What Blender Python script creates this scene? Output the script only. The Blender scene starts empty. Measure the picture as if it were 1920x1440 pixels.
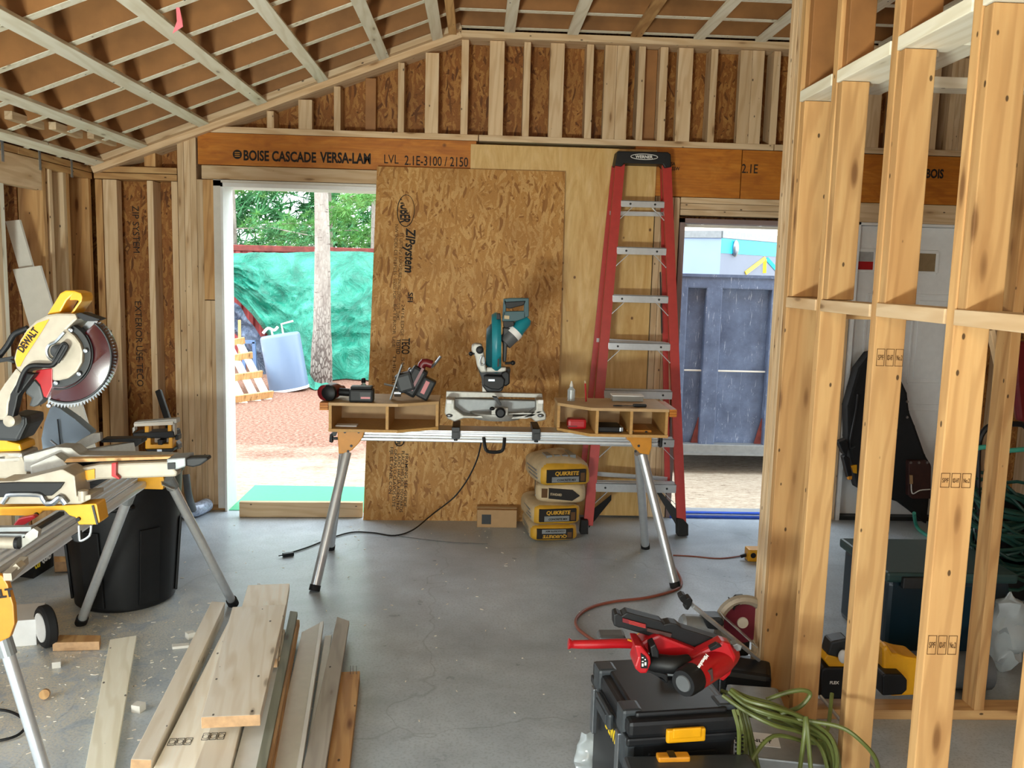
import bpy, bmesh, math, random
from mathutils import Vector, Matrix, Euler, noise
random.seed(7)
S = bpy.context.scene
COL = S.collection
V = Vector
# ---------------------------------------------------------------- camera
FPX = 1650.0
RHO = math.radians(1.5065); PITCH = math.radians(7.2624); PSI = math.radians(2.36)
CAM = V((0, 0, 1.635))
Fw = V((math.sin(PSI)*math.cos(PITCH), math.cos(PSI)*math.cos(PITCH), -math.sin(PITCH)))
R0 = V((math.cos(PSI), -math.sin(PSI), 0)); U0 = R0.cross(Fw)
Ri = R0*math.cos(RHO) + U0*math.sin(RHO)
Ui = U0*math.cos(RHO) - R0*math.sin(RHO)
cd = bpy.data.cameras.new('camera'); cam = bpy.data.objects.new('camera', cd); COL.objects.link(cam)
cd.sensor_width = 36; cd.lens = FPX/1920*36; cd.clip_start = 0.05; cd.clip_end = 300
mw = Matrix((Ri, Ui, -Fw)).transposed().to_4x4(); mw.translation = CAM
cam.matrix_world = mw
S.camera = cam
def ray(px, py):
    return Fw + Ri*((px-960)/FPX) - Ui*((py-720)/FPX)
def W(px, py, y):            # point on the plane at distance y along the building
    r = ray(px, py); return CAM + r*(y/r.y)
def G(px, py, z=0.0):        # point on a horizontal plane
    r = ray(px, py); return CAM + r*((z-CAM.z)/r.z)
def XP(px, py, x):           # point on a wall plane x = const
    r = ray(px, py); return CAM + r*(x/r.x)
# ---------------------------------------------------------------- light
vs = S.view_settings
vs.view_transform = 'Standard'; vs.look = 'None'; vs.gamma = 1; vs.use_curve_mapping = False
vs.exposure = 0.30
S.cycles.use_denoising = True
S.cycles.max_bounces = 8; S.cycles.diffuse_bounces = 5
S.cycles.sample_clamp_indirect = 8
wd = bpy.data.worlds.new('overcast_sky'); S.world = wd; wd.use_nodes = True
nt = wd.node_tree; nt.nodes.clear()
o_ = nt.nodes.new('ShaderNodeOutputWorld'); b_ = nt.nodes.new('ShaderNodeBackground')
b_.inputs[0].default_value = (0.86, 0.95, 1.0, 1); b_.inputs[1].default_value = 4.6
nt.links.new(b_.outputs[0], o_.inputs[0])
def area(name, loc, target, sx, sy, power, color=(1, 1, 1), portal=False):
    l = bpy.data.lights.new(name, 'AREA'); l.shape = 'RECTANGLE'; l.size = sx; l.size_y = sy
    l.energy = power; l.color = color
    o = bpy.data.objects.new(name, l); COL.objects.link(o)
    o.location = loc
    o.rotation_euler = (V(target)-V(loc)).to_track_quat('-Z', 'Y').to_euler()
    if portal: l.cycles.is_portal = True
    return o
area('sky_portal_left_doorway', (-0.85, 5.99, 1.05), (-0.85, 4, 1.05), 1.7, 2.15, 1, portal=True)
area('sky_portal_right_doorway', (1.7, 5.99, 1.0), (1.7, 4, 1.0), 0.85, 2.05, 1, portal=True)
area('sky_portal_garage_door', (0.6, -3.05, 1.1), (0.6, 0, 1.1), 2.8, 2.2, 1, portal=True)
area('sky_portal_side_opening', (-2.62, 0.9, 1.25), (0, 0.9, 1.25), 2.6, 1.9, 1, portal=True)
# warm work lamp of the site, behind the camera
area('work_lamp', (0.15, -1.2, 2.05), (1.5, 2.2, 1.2), 0.5, 0.35, 20, (1.0, 0.78, 0.50))
area('ceiling_fill_light', (-1.2, -0.9, .35), (-1.1, .2, 3.2), 0.7, 0.5, 230, (0.93, 1.0, 0.92))  # no lamp of the site: added fill brightening the ceiling from below
# ---------------------------------------------------------------- mesh helpers
class MB:
    def __init__(s): s.v = []; s.f = []; s.m = []; s.mi = 0; s.T = Matrix.Identity(4)
    def add(s, vs_, fs):
        n = len(s.v); s.v += [s.T @ V(p) for p in vs_]
        for f in fs: s.f.append([i+n for i in f]); s.m.append(s.mi)
        return s
    def box(s, x0, x1, y0, y1, z0, z1, bev=0, R=None, c=None):
        if bev > 0:
            bm = bmesh.new(); bmesh.ops.create_cube(bm, size=1)
            for v in bm.verts: v.co = V((x0+(v.co.x+.5)*(x1-x0), y0+(v.co.y+.5)*(y1-y0), z0+(v.co.z+.5)*(z1-z0)))
            bmesh.ops.bevel(bm, geom=bm.edges[:], offset=bev, segments=2, profile=.6, affect='EDGES')
            bm.verts.index_update(); vs_ = [v.co.copy() for v in bm.verts]; fs = [[v.index for v in f.verts] for f in bm.faces]; bm.free()
        else:
            vs_ = [V((x, y, z)) for z in (z0, z1) for y in (y0, y1) for x in (x0, x1)]
            fs = [(0, 2, 3, 1), (4, 5, 7, 6), (0, 1, 5, 4), (2, 6, 7, 3), (0, 4, 6, 2), (1, 3, 7, 5)]
        if R is not None:
            c = V(c) if c is not None else V(((x0+x1)/2, (y0+y1)/2, (z0+z1)/2))
            vs_ = [c + R @ (p-c) for p in vs_]
        return s.add(vs_, fs)
    def bar(s, p, q, w, h, up=(0, 0, 1), bev=0):   # box from p to q, w sideways, h along up
        p = V(p); q = V(q); d = q-p; L = d.length; d.normalize(); up = V(up)
        sd = d.cross(up); sd = sd.normalized() if sd.length > 1e-5 else V((1, 0, 0)); u2 = sd.cross(d)
        T = s.T; M = Matrix((sd, u2, d)).transposed().to_4x4(); M.translation = p
        s.T = T @ M; s.box(-w/2, w/2, -h/2, h/2, 0, L, bev); s.T = T
        return s
    def ring(s, c, ax, r, n, ref=None, r2=None):
        ax = V(ax).normalized(); ref = V(ref) if ref is not None else (V((0, 0, 1)) if abs(ax.z) < .9 else V((1, 0, 0)))
        a = ax.cross(ref).normalized(); b = ax.cross(a)
        r2 = r if r2 is None else r2
        return [V(c)+a*(math.cos(t)*r)+b*(math.sin(t)*r2) for t in (2*math.pi*i/n for i in range(n))]
    def cyl(s, p, q, r, r1=None, n=16, caps=True):
        p = V(p); q = V(q); r1 = r if r1 is None else r1; ax = q-p
        vs_ = s.ring(p, ax, r, n)+s.ring(q, ax, r1, n)
        fs = [(i, (i+1) % n, n+(i+1) % n, n+i) for i in range(n)]
        if caps: fs += [tuple(range(n))[::-1], tuple(range(n, 2*n))]
        return s.add(vs_, fs)
    def rev(s, p, ax, prof, n=20):                  # prof: (distance along axis, radius)
        p = V(p); ax = V(ax).normalized(); vs_ = []; fs = []
        for d, r in prof: vs_ += s.ring(p+ax*d, ax, max(r, 1e-4), n)
        for k in range(len(prof)-1):
            fs += [(k*n+i, k*n+(i+1) % n, (k+1)*n+(i+1) % n, (k+1)*n+i) for i in range(n)]
        fs += [tuple(range(n))[::-1], tuple(range((len(prof)-1)*n, len(prof)*n))]
        return s.add(vs_, fs)
    def tube(s, pts, r, n=8, smooth=0, closed=False, r2=None):
        pts = [V(p) for p in pts]
        if smooth: pts = catmull(pts, smooth, closed)
        vs_ = []; fs = []; N = len(pts); ref = None
        for i, p in enumerate(pts):
            d = (pts[(i+1) % N]-pts[i-1]) if closed else pts[min(i+1, N-1)]-pts[max(i-1, 0)]
            if d.length < 1e-9: d = V((0, 0, 1))
            d.normalize()
            if ref is None: ref = V((0, 0, 1)) if abs(d.z) < .9 else V((1, 0, 0))
            a = ref - d*ref.dot(d)
            a = a.normalized() if a.length > 1e-4 else V((1, 0, 0)); ref = a; b = d.cross(a)
            rr = r(i/(N-1)) if callable(r) else r
            vs_ += [p+a*(math.cos(t)*rr)+b*(math.sin(t)*(rr if r2 is None else r2)) for t in (2*math.pi*k/n for k in range(n))]
        K = N if closed else N-1
        for k in range(K):
            j = (k+1) % N
            fs += [(k*n+i, j*n+i, j*n+(i+1) % n, k*n+(i+1) % n) for i in range(n)]
        if not closed: fs += [tuple(range(n))[::-1], tuple(range((N-1)*n, N*n))]
        return s.add(vs_, fs)
    def prism(s, pts, d, bev=0):                    # closed outline (3-D points) pushed along vector d
        pts = [V(p) for p in pts]; d = V(d); n = len(pts)
        if bev > 0:
            bm = bmesh.new(); a = [bm.verts.new(p) for p in pts]; f = bm.faces.new(a)
            r = bmesh.ops.extrude_face_region(bm, geom=[f]); 
            for g in r['geom']:
                if isinstance(g, bmesh.types.BMVert): g.co += d
            bmesh.ops.recalc_face_normals(bm, faces=bm.faces[:])
            bmesh.ops.bevel(bm, geom=bm.edges[:], offset=bev, segments=2, profile=.6, affect='EDGES', clamp_overlap=True)
            bm.verts.index_update(); s.add([v.co.copy() for v in bm.verts], [[v.index for v in f.verts] for f in bm.faces]); bm.free()
            return s
        return s.add(pts+[p+d for p in pts], [tuple(range(n))[::-1], tuple(range(n, 2*n))]+[(i, (i+1) % n, n+(i+1) % n, n+i) for i in range(n)])
    def ball(s, c, rx, ry=None, rz=None, n=16, m=10):
        ry = ry or rx; rz = rz or rx; c = V(c); vs_ = [c+V((0, 0, -rz))]; fs = []
        for k in range(1, m):
            t = -math.pi/2+math.pi*k/m
            vs_ += [c+V((rx*math.cos(t)*math.cos(p), ry*math.cos(t)*math.sin(p), rz*math.sin(t))) for p in (2*math.pi*i/n for i in range(n))]
        vs_.append(c+V((0, 0, rz))); e = len(vs_)-1
        fs += [(0, 1+(i+1) % n, 1+i) for i in range(n)]
        for k in range(m-2): fs += [(1+k*n+i, 1+k*n+(i+1) % n, 1+(k+1)*n+(i+1) % n, 1+(k+1)*n+i) for i in range(n)]
        fs += [(e, e-n+i, e-n+(i+1) % n) for i in range(n)]
        return s.add(vs_, fs)
    def grid(s, fn, nu, nv):
        vs_ = [fn(i/nu, j/nv) for j in range(nv+1) for i in range(nu+1)]
        return s.add(vs_, [(j*(nu+1)+i, j*(nu+1)+i+1, (j+1)*(nu+1)+i+1, (j+1)*(nu+1)+i) for j in range(nv) for i in range(nu)])
    def obj(s, name, mats, parent=None, smooth=False, label=None, solid=0, loc=None, rot=None, sub=0, recalc=True):
        me = bpy.data.meshes.new(name); me.from_pydata([tuple(p) for p in s.v], [], s.f)
        mats = mats if isinstance(mats, (list, tuple)) else [mats]
        for m in mats: me.materials.append(m)
        for p, mi in zip(me.polygons, s.m): p.material_index = mi
        if recalc:
            bm = bmesh.new(); bm.from_mesh(me); bmesh.ops.recalc_face_normals(bm, faces=bm.faces[:]); bm.to_mesh(me); bm.free()
        if smooth:
            for p in me.polygons: p.use_smooth = True
            me.set_sharp_from_angle(angle=math.radians(40 if smooth is True else smooth))
        me.update()
        o = bpy.data.objects.new(name, me); COL.objects.link(o)
        if parent is not None: o.parent = parent
        if loc is not None: o.location = loc
        if rot is not None: o.rotation_euler = rot
        if label: o['label'] = label
        if solid:
            md = o.modifiers.new('solidify', 'SOLIDIFY'); md.thickness = solid
        if sub:
            md = o.modifiers.new('sub', 'SUBSURF'); md.levels = sub; md.render_levels = sub
        return o
def catmull(p, n, closed=False):
    out = []; N = len(p)
    rng = range(N if closed else N-1)
    for i in rng:
        a, b, c, d = (p[(i-1) % N], p[i], p[(i+1) % N], p[(i+2) % N]) if closed else (p[max(i-1, 0)], p[i], p[i+1], p[min(i+2, N-1)])
        for k in range(n):
            t = k/n
            out.append(.5*((2*b)+(-a+c)*t+(2*a-5*b+4*c-d)*t*t+(-a+3*b-3*c+d)*t**3))
    if not closed: out.append(p[-1].copy())
    return out
def tag(o, label, cat, group=None, kind=None):
    if label: o['label'] = label
    if cat: o['category'] = cat
    if group: o['group'] = group
    if kind: o['kind'] = kind
    return o
def thing(name, label, cat, loc=(0, 0, 0), rz=0, group=None):
    o = bpy.data.objects.new(name, None); COL.objects.link(o); o.empty_display_size = .05
    o.location = loc; o.rotation_euler = (0, 0, rz)
    return tag(o, label, cat, group)
def setting(name):
    o = bpy.data.objects.new(name, None); COL.objects.link(o); o.empty_display_size = .05; o['kind'] = 'structure'; return o
def text(name, s, h, mat, parent, at, right, up, bold=0.0, shear=0, width=None, sx=1.0, align='LEFT', ext=0.0004, label=None, spacing=1.0):
    """lettering as a thin raised mesh; h = capital height; at = lower left corner"""
    cu = bpy.data.curves.new(name, 'FONT'); cu.body = s; cu.size = h/0.69; cu.offset = bold*h; cu.shear = shear
    cu.extrude = ext; cu.align_x = align; cu.resolution_u = 3; cu.space_character = spacing
    t = bpy.data.objects.new('tmp', cu); COL.objects.link(t)
    dg = bpy.context.evaluated_depsgraph_get(); me = bpy.data.meshes.new_from_object(t.evaluated_get(dg))
    bpy.data.objects.remove(t); bpy.data.curves.remove(cu)
    xs = [v.co.x for v in me.vertices]; 
    if width and xs and max(xs) > min(xs): sx = width/(max(xs)-min(xs))
    r = V(right).normalized(); u = V(up).normalized(); n = r.cross(u).normalized()
    M = Matrix((r*sx, u, n)).transposed().to_4x4(); M.translation = V(at)
    me.transform(M); me.materials.clear(); me.materials.append(mat)
    o = bpy.data.objects.new(name, me); COL.objects.link(o)
    if parent is not None: o.parent = parent
    if label: o['label'] = label
    return o
def copy_tree(o, parent=None):
    c = o.copy(); COL.objects.link(c); c.parent = parent
    for ch in list(o.children): copy_tree(ch, c)
    return c
# ---------------------------------------------------------------- materials
def lin(h):
    if not isinstance(h, str): return tuple(h[:3])+(1,)
    h = h.lstrip('#'); c = [int(h[i:i+2], 16)/255 for i in (0, 2, 4)]
    return tuple(x/12.92 if x <= .04045 else ((x+.055)/1.055)**2.4 for x in c)+(1,)
class NT:
    def __init__(s, name):
        s.mat = bpy.data.materials.new(name); s.mat.use_nodes = True; s.t = s.mat.node_tree; s.t.nodes.clear()
        s.out = s.n('OutputMaterial'); s.p = s.n('BsdfPrincipled'); s.l(s.p.outputs[0], s.out.inputs[0])
    def n(s, typ, **k):
        nd = s.t.nodes.new('ShaderNode'+typ)
        for a, b in k.items():
            if a.startswith('i_'): nd.inputs[a[2:].replace('_', ' ')].default_value = b
            else: setattr(nd, a, b)
        return nd
    def l(s, a, b): s.t.links.new(a, b)
    def coord(s, kind='Object', scale=(1, 1, 1), rot=(0, 0, 0), loc=(0, 0, 0), rnd=True):
        tc = s.n('TexCoord'); mp = s.n('Mapping'); mp.inputs['Scale'].default_value = scale; mp.inputs['Rotation'].default_value = rot; mp.inputs['Location'].default_value = loc
        src = tc.outputs[kind]
        if rnd:
            oi = s.n('ObjectInfo'); ml = s.n('Math', operation='MULTIPLY'); ml.inputs[1].default_value = 37.0; s.l(oi.outputs['Random'], ml.inputs[0])
            va = s.n('VectorMath', operation='ADD'); s.l(src, va.inputs[0]); s.l(ml.outputs[0], va.inputs[1]); src = va.outputs[0]
        s.l(src, mp.inputs[0]); return mp.outputs[0]
    def noise(s, v, scale, detail=4, rough=.55, dist=0):
        n = s.n('TexNoise'); s.l(v, n.inputs['Vector']); n.inputs['Scale'].default_value = scale; n.inputs['Detail'].default_value = detail
        n.inputs['Roughness'].default_value = rough; n.inputs['Distortion'].default_value = dist; return n.outputs['Fac']
    def ramp(s, f, stops, interp='LINEAR'):
        r = s.n('ValToRGB'); r.color_ramp.interpolation = interp; e = r.color_ramp.elements
        while len(e) < len(stops): e.new(.5)
        for a, (p, c) in zip(e, stops): a.position = p; a.color = lin(c) if isinstance(c, str) else (c, c, c, 1) if isinstance(c, (int, float)) else c
        s.l(f, r.inputs[0]); return r.outputs[0]
    def mix(s, f, a, b, mode='MIX'):
        m = s.n('Mix', data_type='RGBA', blend_type=mode)
        for src, i in ((f, 0), (a, 6), (b, 7)):
            if hasattr(src, 'links'): s.l(src, m.inputs[i])
            else: m.inputs[i].default_value = src if i == 0 else lin(src)
        return m.outputs[2]
    def bump(s, f, st=.3, d=.01):
        b = s.n('Bump'); b.inputs['Strength'].default_value = st; b.inputs['Distance'].default_value = d; s.l(f, b.inputs['Height']); s.l(b.outputs[0], s.p.inputs['Normal'])
    def set(s, color=None, rough=None, metal=None, spec=None, **k):
        for nm, val in (('Base Color', color), ('Roughness', rough), ('Metallic', metal), ('Specular IOR Level', spec)):
            if val is None: continue
            if hasattr(val, 'links'): s.l(val, s.p.inputs[nm])
            else: s.p.inputs[nm].default_value = lin(val) if nm == 'Base Color' else val
        for a, b in k.items(): s.p.inputs[a.replace('_', ' ')].default_value = b
        return s.mat
def plain(name, c, rough=.5, metal=0, var=.12, nscale=25, bump=0, spec=.5, **k):
    t = NT(name); v = t.coord(); f = t.noise(v, nscale, 4)
    c0 = lin(c); a = tuple(x*(1-var) for x in c0[:3])+(1,); b = tuple(min(1, x*(1+var)) for x in c0[:3])+(1,)
    colr = t.ramp(f, [(.3, a), (.7, b)])
    if bump: t.bump(f, bump, .003)
    return t.set(colr, rough, metal, spec, **k)
def lumber(name, light, mid, dark, knots=.5, rough=.6, grain=1.0, tint=.10):
    """sawn softwood, grain along local Z"""
    t = NT(name); v = t.coord(scale=(1, 1, .06))
    g1 = t.noise(v, 60*grain, 4, .6, .3)                       # fine fibre
    v2 = t.coord(scale=(1, 1, .10)); g2 = t.noise(v2, 9*grain, 3, .5, 1.2)
    w = t.n('TexWave', wave_type='BANDS', bands_direction='DIAGONAL'); t.l(v2, w.inputs['Vector']); w.inputs['Scale'].default_value = 11*grain; w.inputs['Distortion'].default_value = 9; w.inputs['Detail'].default_value = 2; w.inputs['Detail Scale'].default_value = 1.4
    base = t.ramp(g2, [(.3, mid), (.62, light)])
    base = t.mix(t.ramp(w.outputs['Fac'], [(.45, 0.0), (.95, .42)]), base, dark)
    base = t.mix(t.ramp(g1, [(.42, .35), (.62, 0.0)]), base, mid)
    # knots
    vk = t.coord(scale=(13, 13, 3.3)); vo = t.n('TexVoronoi', feature='F1'); t.l(vk, vo.inputs['Vector']); vo.inputs['Scale'].default_value = 1.0
    kd = t.ramp(vo.outputs['Distance'], [(.0, 1.0), (.10*knots+.03, .9), (.16*knots+.08, 0.0)])
    base = t.mix(kd, base, '#4a2a14')
    kr = t.ramp(vo.outputs['Distance'], [(.12, .5), (.34, 0.0)])
    base = t.mix(kr, base, dark)
    # small nail heads
    vn = t.coord(scale=(17, 17, 9), loc=(3, 1, 2)); vo2 = t.n('TexVoronoi', feature='F1'); t.l(vn, vo2.inputs['Vector']); vo2.inputs['Scale'].default_value = 1.0
    base = t.mix(t.ramp(vo2.outputs['Distance'], [(.060, .85), (.085, 0.0)]), base, '#2b1c12')
    oi = t.n('ObjectInfo'); hv = t.n('HueSaturation'); t.l(base, hv.inputs['Color'])
    mr = t.n('MapRange'); t.l(oi.outputs['Random'], mr.inputs[0]); mr.inputs[3].default_value = 1-tint; mr.inputs[4].default_value = 1+tint; t.l(mr.outputs[0], hv.inputs['Value'])
    t.bump(g1, .15, .002)
    return t.set(hv.outputs[0], rough, spec=.3)
def osb(name, light, mid, dark, plane='XZ', sc=1.0):
    t = NT(name); rot = {'XZ': 0, 'YZ': 1, 'XY': 2}[plane]
    base = None; tc = t.n('TexCoord'); sep = t.n('SeparateXYZ'); t.l(tc.outputs['Object'], sep.inputs[0]); cb = t.n('CombineXYZ')
    a, b = {'XZ': (0, 2), 'YZ': (1, 2), 'XY': (0, 1)}[plane]
    t.l(sep.outputs[a], cb.inputs[0]); t.l(sep.outputs[b], cb.inputs[1])
    nz = t.n('TexNoise'); t.l(cb.outputs[0], nz.inputs['Vector']); nz.inputs['Scale'].default_value = 9; nz.inputs['Detail'].default_value = 2
    vm = t.n('VectorMath', operation='MULTIPLY_ADD'); t.l(nz.outputs['Color'], vm.inputs[0]); vm.inputs[1].default_value = (.035, .035, 0); t.l(cb.outputs[0], vm.inputs[2])
    facs = []
    for k, (ang, ox) in enumerate(((1.35, 0), (-.95, 5), (.75, 11), (-.40, 17), (.12, 23))):
        mp = t.n('Mapping', vector_type='POINT'); mp.inputs['Rotation'].default_value = (0, 0, ang); mp.inputs['Scale'].default_value = (70*sc, 13*sc, 1); mp.inputs['Location'].default_value = (ox, ox*1.7, 0)
        # rotate first, then stretch
        m0 = t.n('Mapping'); m0.inputs['Rotation'].default_value = (0, 0, ang); t.l(vm.outputs[0], m0.inputs[0])
        mp.inputs['Rotation'].default_value = (0, 0, 0); t.l(m0.outputs[0], mp.inputs[0])
        vo = t.n('TexVoronoi', feature='F1', voronoi_dimensions='2D'); t.l(mp.outputs[0], vo.inputs['Vector']); vo.inputs['Scale'].default_value = 1
        sp = t.n('SeparateColor'); t.l(vo.outputs['Color'], sp.inputs[0]); facs.append(sp)
    cur = facs[0].outputs[0]
    for k in range(1, 5):
        gt = t.n('Math', operation='GREATER_THAN'); t.l(facs[k].outputs[1], gt.inputs[0]); gt.inputs[1].default_value = .58
        m = t.n('Mix', data_type='FLOAT'); t.l(gt.outputs[0], m.inputs[0]); t.l(cur, m.inputs[2]); t.l(facs[k].outputs[0], m.inputs[3]); cur = m.outputs[0]
    colr = t.ramp(cur, [(0.0, dark), (.05, dark), (.16, mid), (.55, mid), (.75, light), (1.0, light)])
    st = t.n('TexNoise'); mpz = t.n('Mapping'); mpz.inputs['Scale'].default_value = (150, 28, 1); mpz.inputs['Rotation'].default_value = (0, 0, .12); t.l(vm.outputs[0], mpz.inputs[0]); t.l(mpz.outputs[0], st.inputs['Vector']); st.inputs['Scale'].default_value = 1; st.inputs['Detail'].default_value = 4; st.inputs['Distortion'].default_value = 1.2; colr = t.mix(t.ramp(st.outputs['Fac'], [(.32, .32), (.46, 0.0)]), colr, dark)
    big = t.noise(cb.outputs[0], 3.0, 3); colr = t.mix(t.ramp(big, [(.4, 0.0), (.7, .35)]), colr, dark)
    fine = t.noise(cb.outputs[0], 160, 3); colr = t.mix(t.ramp(fine, [(.35, .4), (.5, 0.0)]), colr, dark)
    t.bump(cur, .25, .002)
    return t.set(colr, .55, spec=.3)
M = {}
M['stud'] = lumber('pine_stud', '#dcc3a0', '#cfb088', '#b38c60', .35)
M['studwarm'] = lumber('spruce_stud', '#d0a872', '#c0935f', '#9c7044', .6)
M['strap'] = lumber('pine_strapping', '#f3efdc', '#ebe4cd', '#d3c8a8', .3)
M['lum_pale'] = lumber('pale_board', '#faf4e8', '#f2e8d6', '#dfcfb4', .35)
M['lum_orange'] = lumber('weathered_stud', '#cfa873', '#b98a55', '#8a5a30', .6)
M['endgrain'] = plain('end_grain', '#c09a72', .75, 0, .14, 40)
M['rafter'] = plain('rafter_wood', '#99693a', .6, 0, .22, 5)
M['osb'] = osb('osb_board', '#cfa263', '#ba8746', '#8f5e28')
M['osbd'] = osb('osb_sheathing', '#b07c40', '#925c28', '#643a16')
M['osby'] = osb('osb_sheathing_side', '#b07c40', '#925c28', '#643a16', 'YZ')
def lvl_mat():
    t = NT('laminated_beam'); v = t.coord(scale=(.35, 1, 1)); g = t.noise(v, 14, 5, .6, 1.0); g2 = t.noise(t.coord(scale=(.05, 1, 1)), 90, 3)
    c = t.ramp(g, [(.3, '#a8611c'), (.5, '#c07522'), (.72, '#cc8733')]); c = t.mix(t.ramp(g2, [(.4, .35), (.6, 0.0)]), c, '#96531a')
    vo = t.n('TexVoronoi', feature='F1'); t.l(t.coord(scale=(5, 5, 5)), vo.inputs['Vector']); vo.inputs['Scale'].default_value = 1
    c = t.mix(t.ramp(vo.outputs['Distance'], [(.05, .9), (.10, 0.0)]), c, '#4a2008')
    return t.set(c, .5, spec=.35)
M['lvl'] = lvl_mat()
def ply_mat():
    t = NT('plywood_face'); v = t.coord(scale=(1, 1, .18)); g = t.noise(v, 9, 4, .55, 2.5); g2 = t.noise(v, 50, 3)
    c = t.ramp(g, [(.3, '#c59a58'), (.55, '#d8b475'), (.75, '#e0c08a')]); c = t.mix(t.ramp(g2, [(.4, .3), (.6, 0.0)]), c, '#bd9150')
    vo = t.n('TexVoronoi', feature='F1'); t.l(t.coord(scale=(9, 9, 7)), vo.inputs['Vector']); vo.inputs['Scale'].default_value = 1
    c = t.mix(t.ramp(vo.outputs['Distance'], [(.05, .9), (.09, 0.0)]), c, '#5c3312')
    return t.set(c, .45, spec=.35)
M['ply'] = ply_mat()
def floor_mat():
    t = NT('concrete_floor'); v = t.coord(rnd=False)
    a = t.noise(v, 1.1, 6, .6, .6); b = t.noise(v, 7, 5, .6); c_ = t.noise(v, 90, 3)
    c = t.ramp(a, [(.30, '#9aa5ae'), (.52, '#b6c1ca'), (.72, '#cad3da')])
    c = t.mix(t.ramp(b, [(.35, .35), (.62, 0.0)]), c, '#8c969e')
    c = t.mix(t.ramp(c_, [(.38, .35), (.5, 0.0)]), c, '#838d94')
    # cracks
    vo = t.n('TexVoronoi', feature='DISTANCE_TO_EDGE'); nz = t.n('TexNoise'); t.l(v, nz.inputs['Vector']); nz.inputs['Scale'].default_value = 3
    vm = t.n('VectorMath', operation='MULTIPLY_ADD'); t.l(nz.outputs['Color'], vm.inputs[0]); vm.inputs[1].default_value = (.5, .5, .5); t.l(v, vm.inputs[2]); t.l(vm.outputs[0], vo.inputs['Vector']); vo.inputs['Scale'].default_value = .55
    c = t.mix(t.ramp(vo.outputs['Distance'], [(.0, .35), (.003, 0.0)]), c, '#6a7379')
    # sawdust around the left saw
    sx = t.n('SeparateXYZ'); t.l(v, sx.inputs[0])
    def band(o, lo, hi, s_):
        m1 = t.n('MapRange', interpolation_type='SMOOTHSTEP'); t.l(o, m1.inputs[0]); m1.inputs[1].default_value = lo; m1.inputs[2].default_value = lo+s_
        m2 = t.n('MapRange', interpolation_type='SMOOTHSTEP'); t.l(o, m2.inputs[0]); m2.inputs[1].default_value = hi; m2.inputs[2].default_value = hi-s_
        m = t.n('Math', operation='MULTIPLY'); t.l(m1.outputs[0], m.inputs[0]); t.l(m2.outputs[0], m.inputs[1]); return m.outputs[0]
    m = t.n('Math', operation='MULTIPLY'); t.l(band(sx.outputs[0], -3.2, -.95, .7), m.inputs[0]); t.l(band(sx.outputs[1], 2.3, 4.6, .8), m.inputs[1])
    d1 = t.noise(v, 6, 7, .75, 1.5); dm = t.n('Math', operation='MULTIPLY'); t.l(t.ramp(d1, [(.40, 0.0), (.50, 1.0)]), dm.inputs[0]); t.l(m.outputs[0], dm.inputs[1])
    d2 = t.noise(v, 120, 3); dm2 = t.n('Math', operation='MULTIPLY'); t.l(dm.outputs[0], dm2.inputs[0]); t.l(t.ramp(d2, [(.38, .15), (.55, .95)]), dm2.inputs[1])
    c = t.mix(dm2.outputs[0], c, '#e0dac8')
    t.bump(b, .12, .004)
    return t.set(c, t.ramp(b, [(.3, .27), (.7, .36)]), spec=.55)
M['floor'] = floor_mat()
M['alu'] = plain('brushed_aluminium', '#c4c8cb', .30, .6, .05, 40)
M['cast'] = plain('cast_aluminium', '#a6a49d', .5, .6, .10, 60)
M['steel'] = plain('steel', '#9aa0a6', .3, .95, .08)
M['greysteel'] = plain('dull_grey_steel', '#8b8f90', .5, .5, .1)
M['black'] = plain('black_plastic', '#0e0f11', .5, 0, .2, spec=.35)
M['rubber'] = plain('black_rubber', '#101113', .75, 0, .2)
M['dark'] = plain('dark_grey_plastic', '#222527', .5, 0, .15)
M['mgrey'] = plain('mid_grey_plastic', '#55585a', .5, 0, .12)
M['yellow'] = plain('yellow_paint', '#e0a010', .4, 0, .06)
M['orange'] = plain('amber_paint', '#c8841a', .45, 0, .08)
M['red'] = plain('red_plastic', '#a9121b', .35, 0, .08)
M['dred'] = plain('dark_red_plastic', '#6a1218', .4, 0, .1)
M['lred'] = plain('fibreglass_red', '#b53832', .4, 0, .08)
M['teal'] = plain('teal_plastic', '#1b7f8c', .35, 0, .08)
M['dteal'] = plain('dark_teal_plastic', '#0c454d', .45, 0, .08)
M['white'] = plain('white_paint', '#e6e6e4', .45, 0, .03)
M['whitegrey'] = plain('primed_white', '#d7d3c9', .55, 0, .04)
M['ink'] = plain('black_ink', '#1a1512', .8, 0, .05)
M['inkbrown'] = plain('faded_ink', '#5a3c1c', .8, 0, .1)
M['inkw'] = plain('white_ink', '#e4e2dc', .7, 0, .03)
M['yink'] = plain('yellow_ink', '#e4c21c', .6, 0, .03)
M['card'] = plain('cardboard', '#b08d64', .8, 0, .05)
M['paper'] = plain('kraft_paper', '#c0ab88', .7, 0, .14, 14, bump=.6)
M['bagy'] = plain('yellow_bag_paper', '#c79628', .6, 0, .12, 14, bump=.5)
M['hosegreen'] = plain('olive_hose', '#596230', .4, 0, .10)
M['hosemint'] = plain('mint_hose', '#3f9a86', .45, 0, .08)
M['cord_or'] = plain('brown_orange_hose', '#8a4a38', .5, 0, .08)
M['pink'] = plain('pink_ribbon', '#e0707a', .6, 0, .04)
M['clear'] = plain('clear_plastic', '#c9d2d4', .2, 0, .03, **{'Transmission_Weight': .5, 'Alpha': 1.0})
M['leather'] = plain('brown_leather', '#3a1f1a', .6, 0, .15)
M['canvas'] = plain('black_canvas', '#0e0f11', .8, 0, .2)
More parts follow.
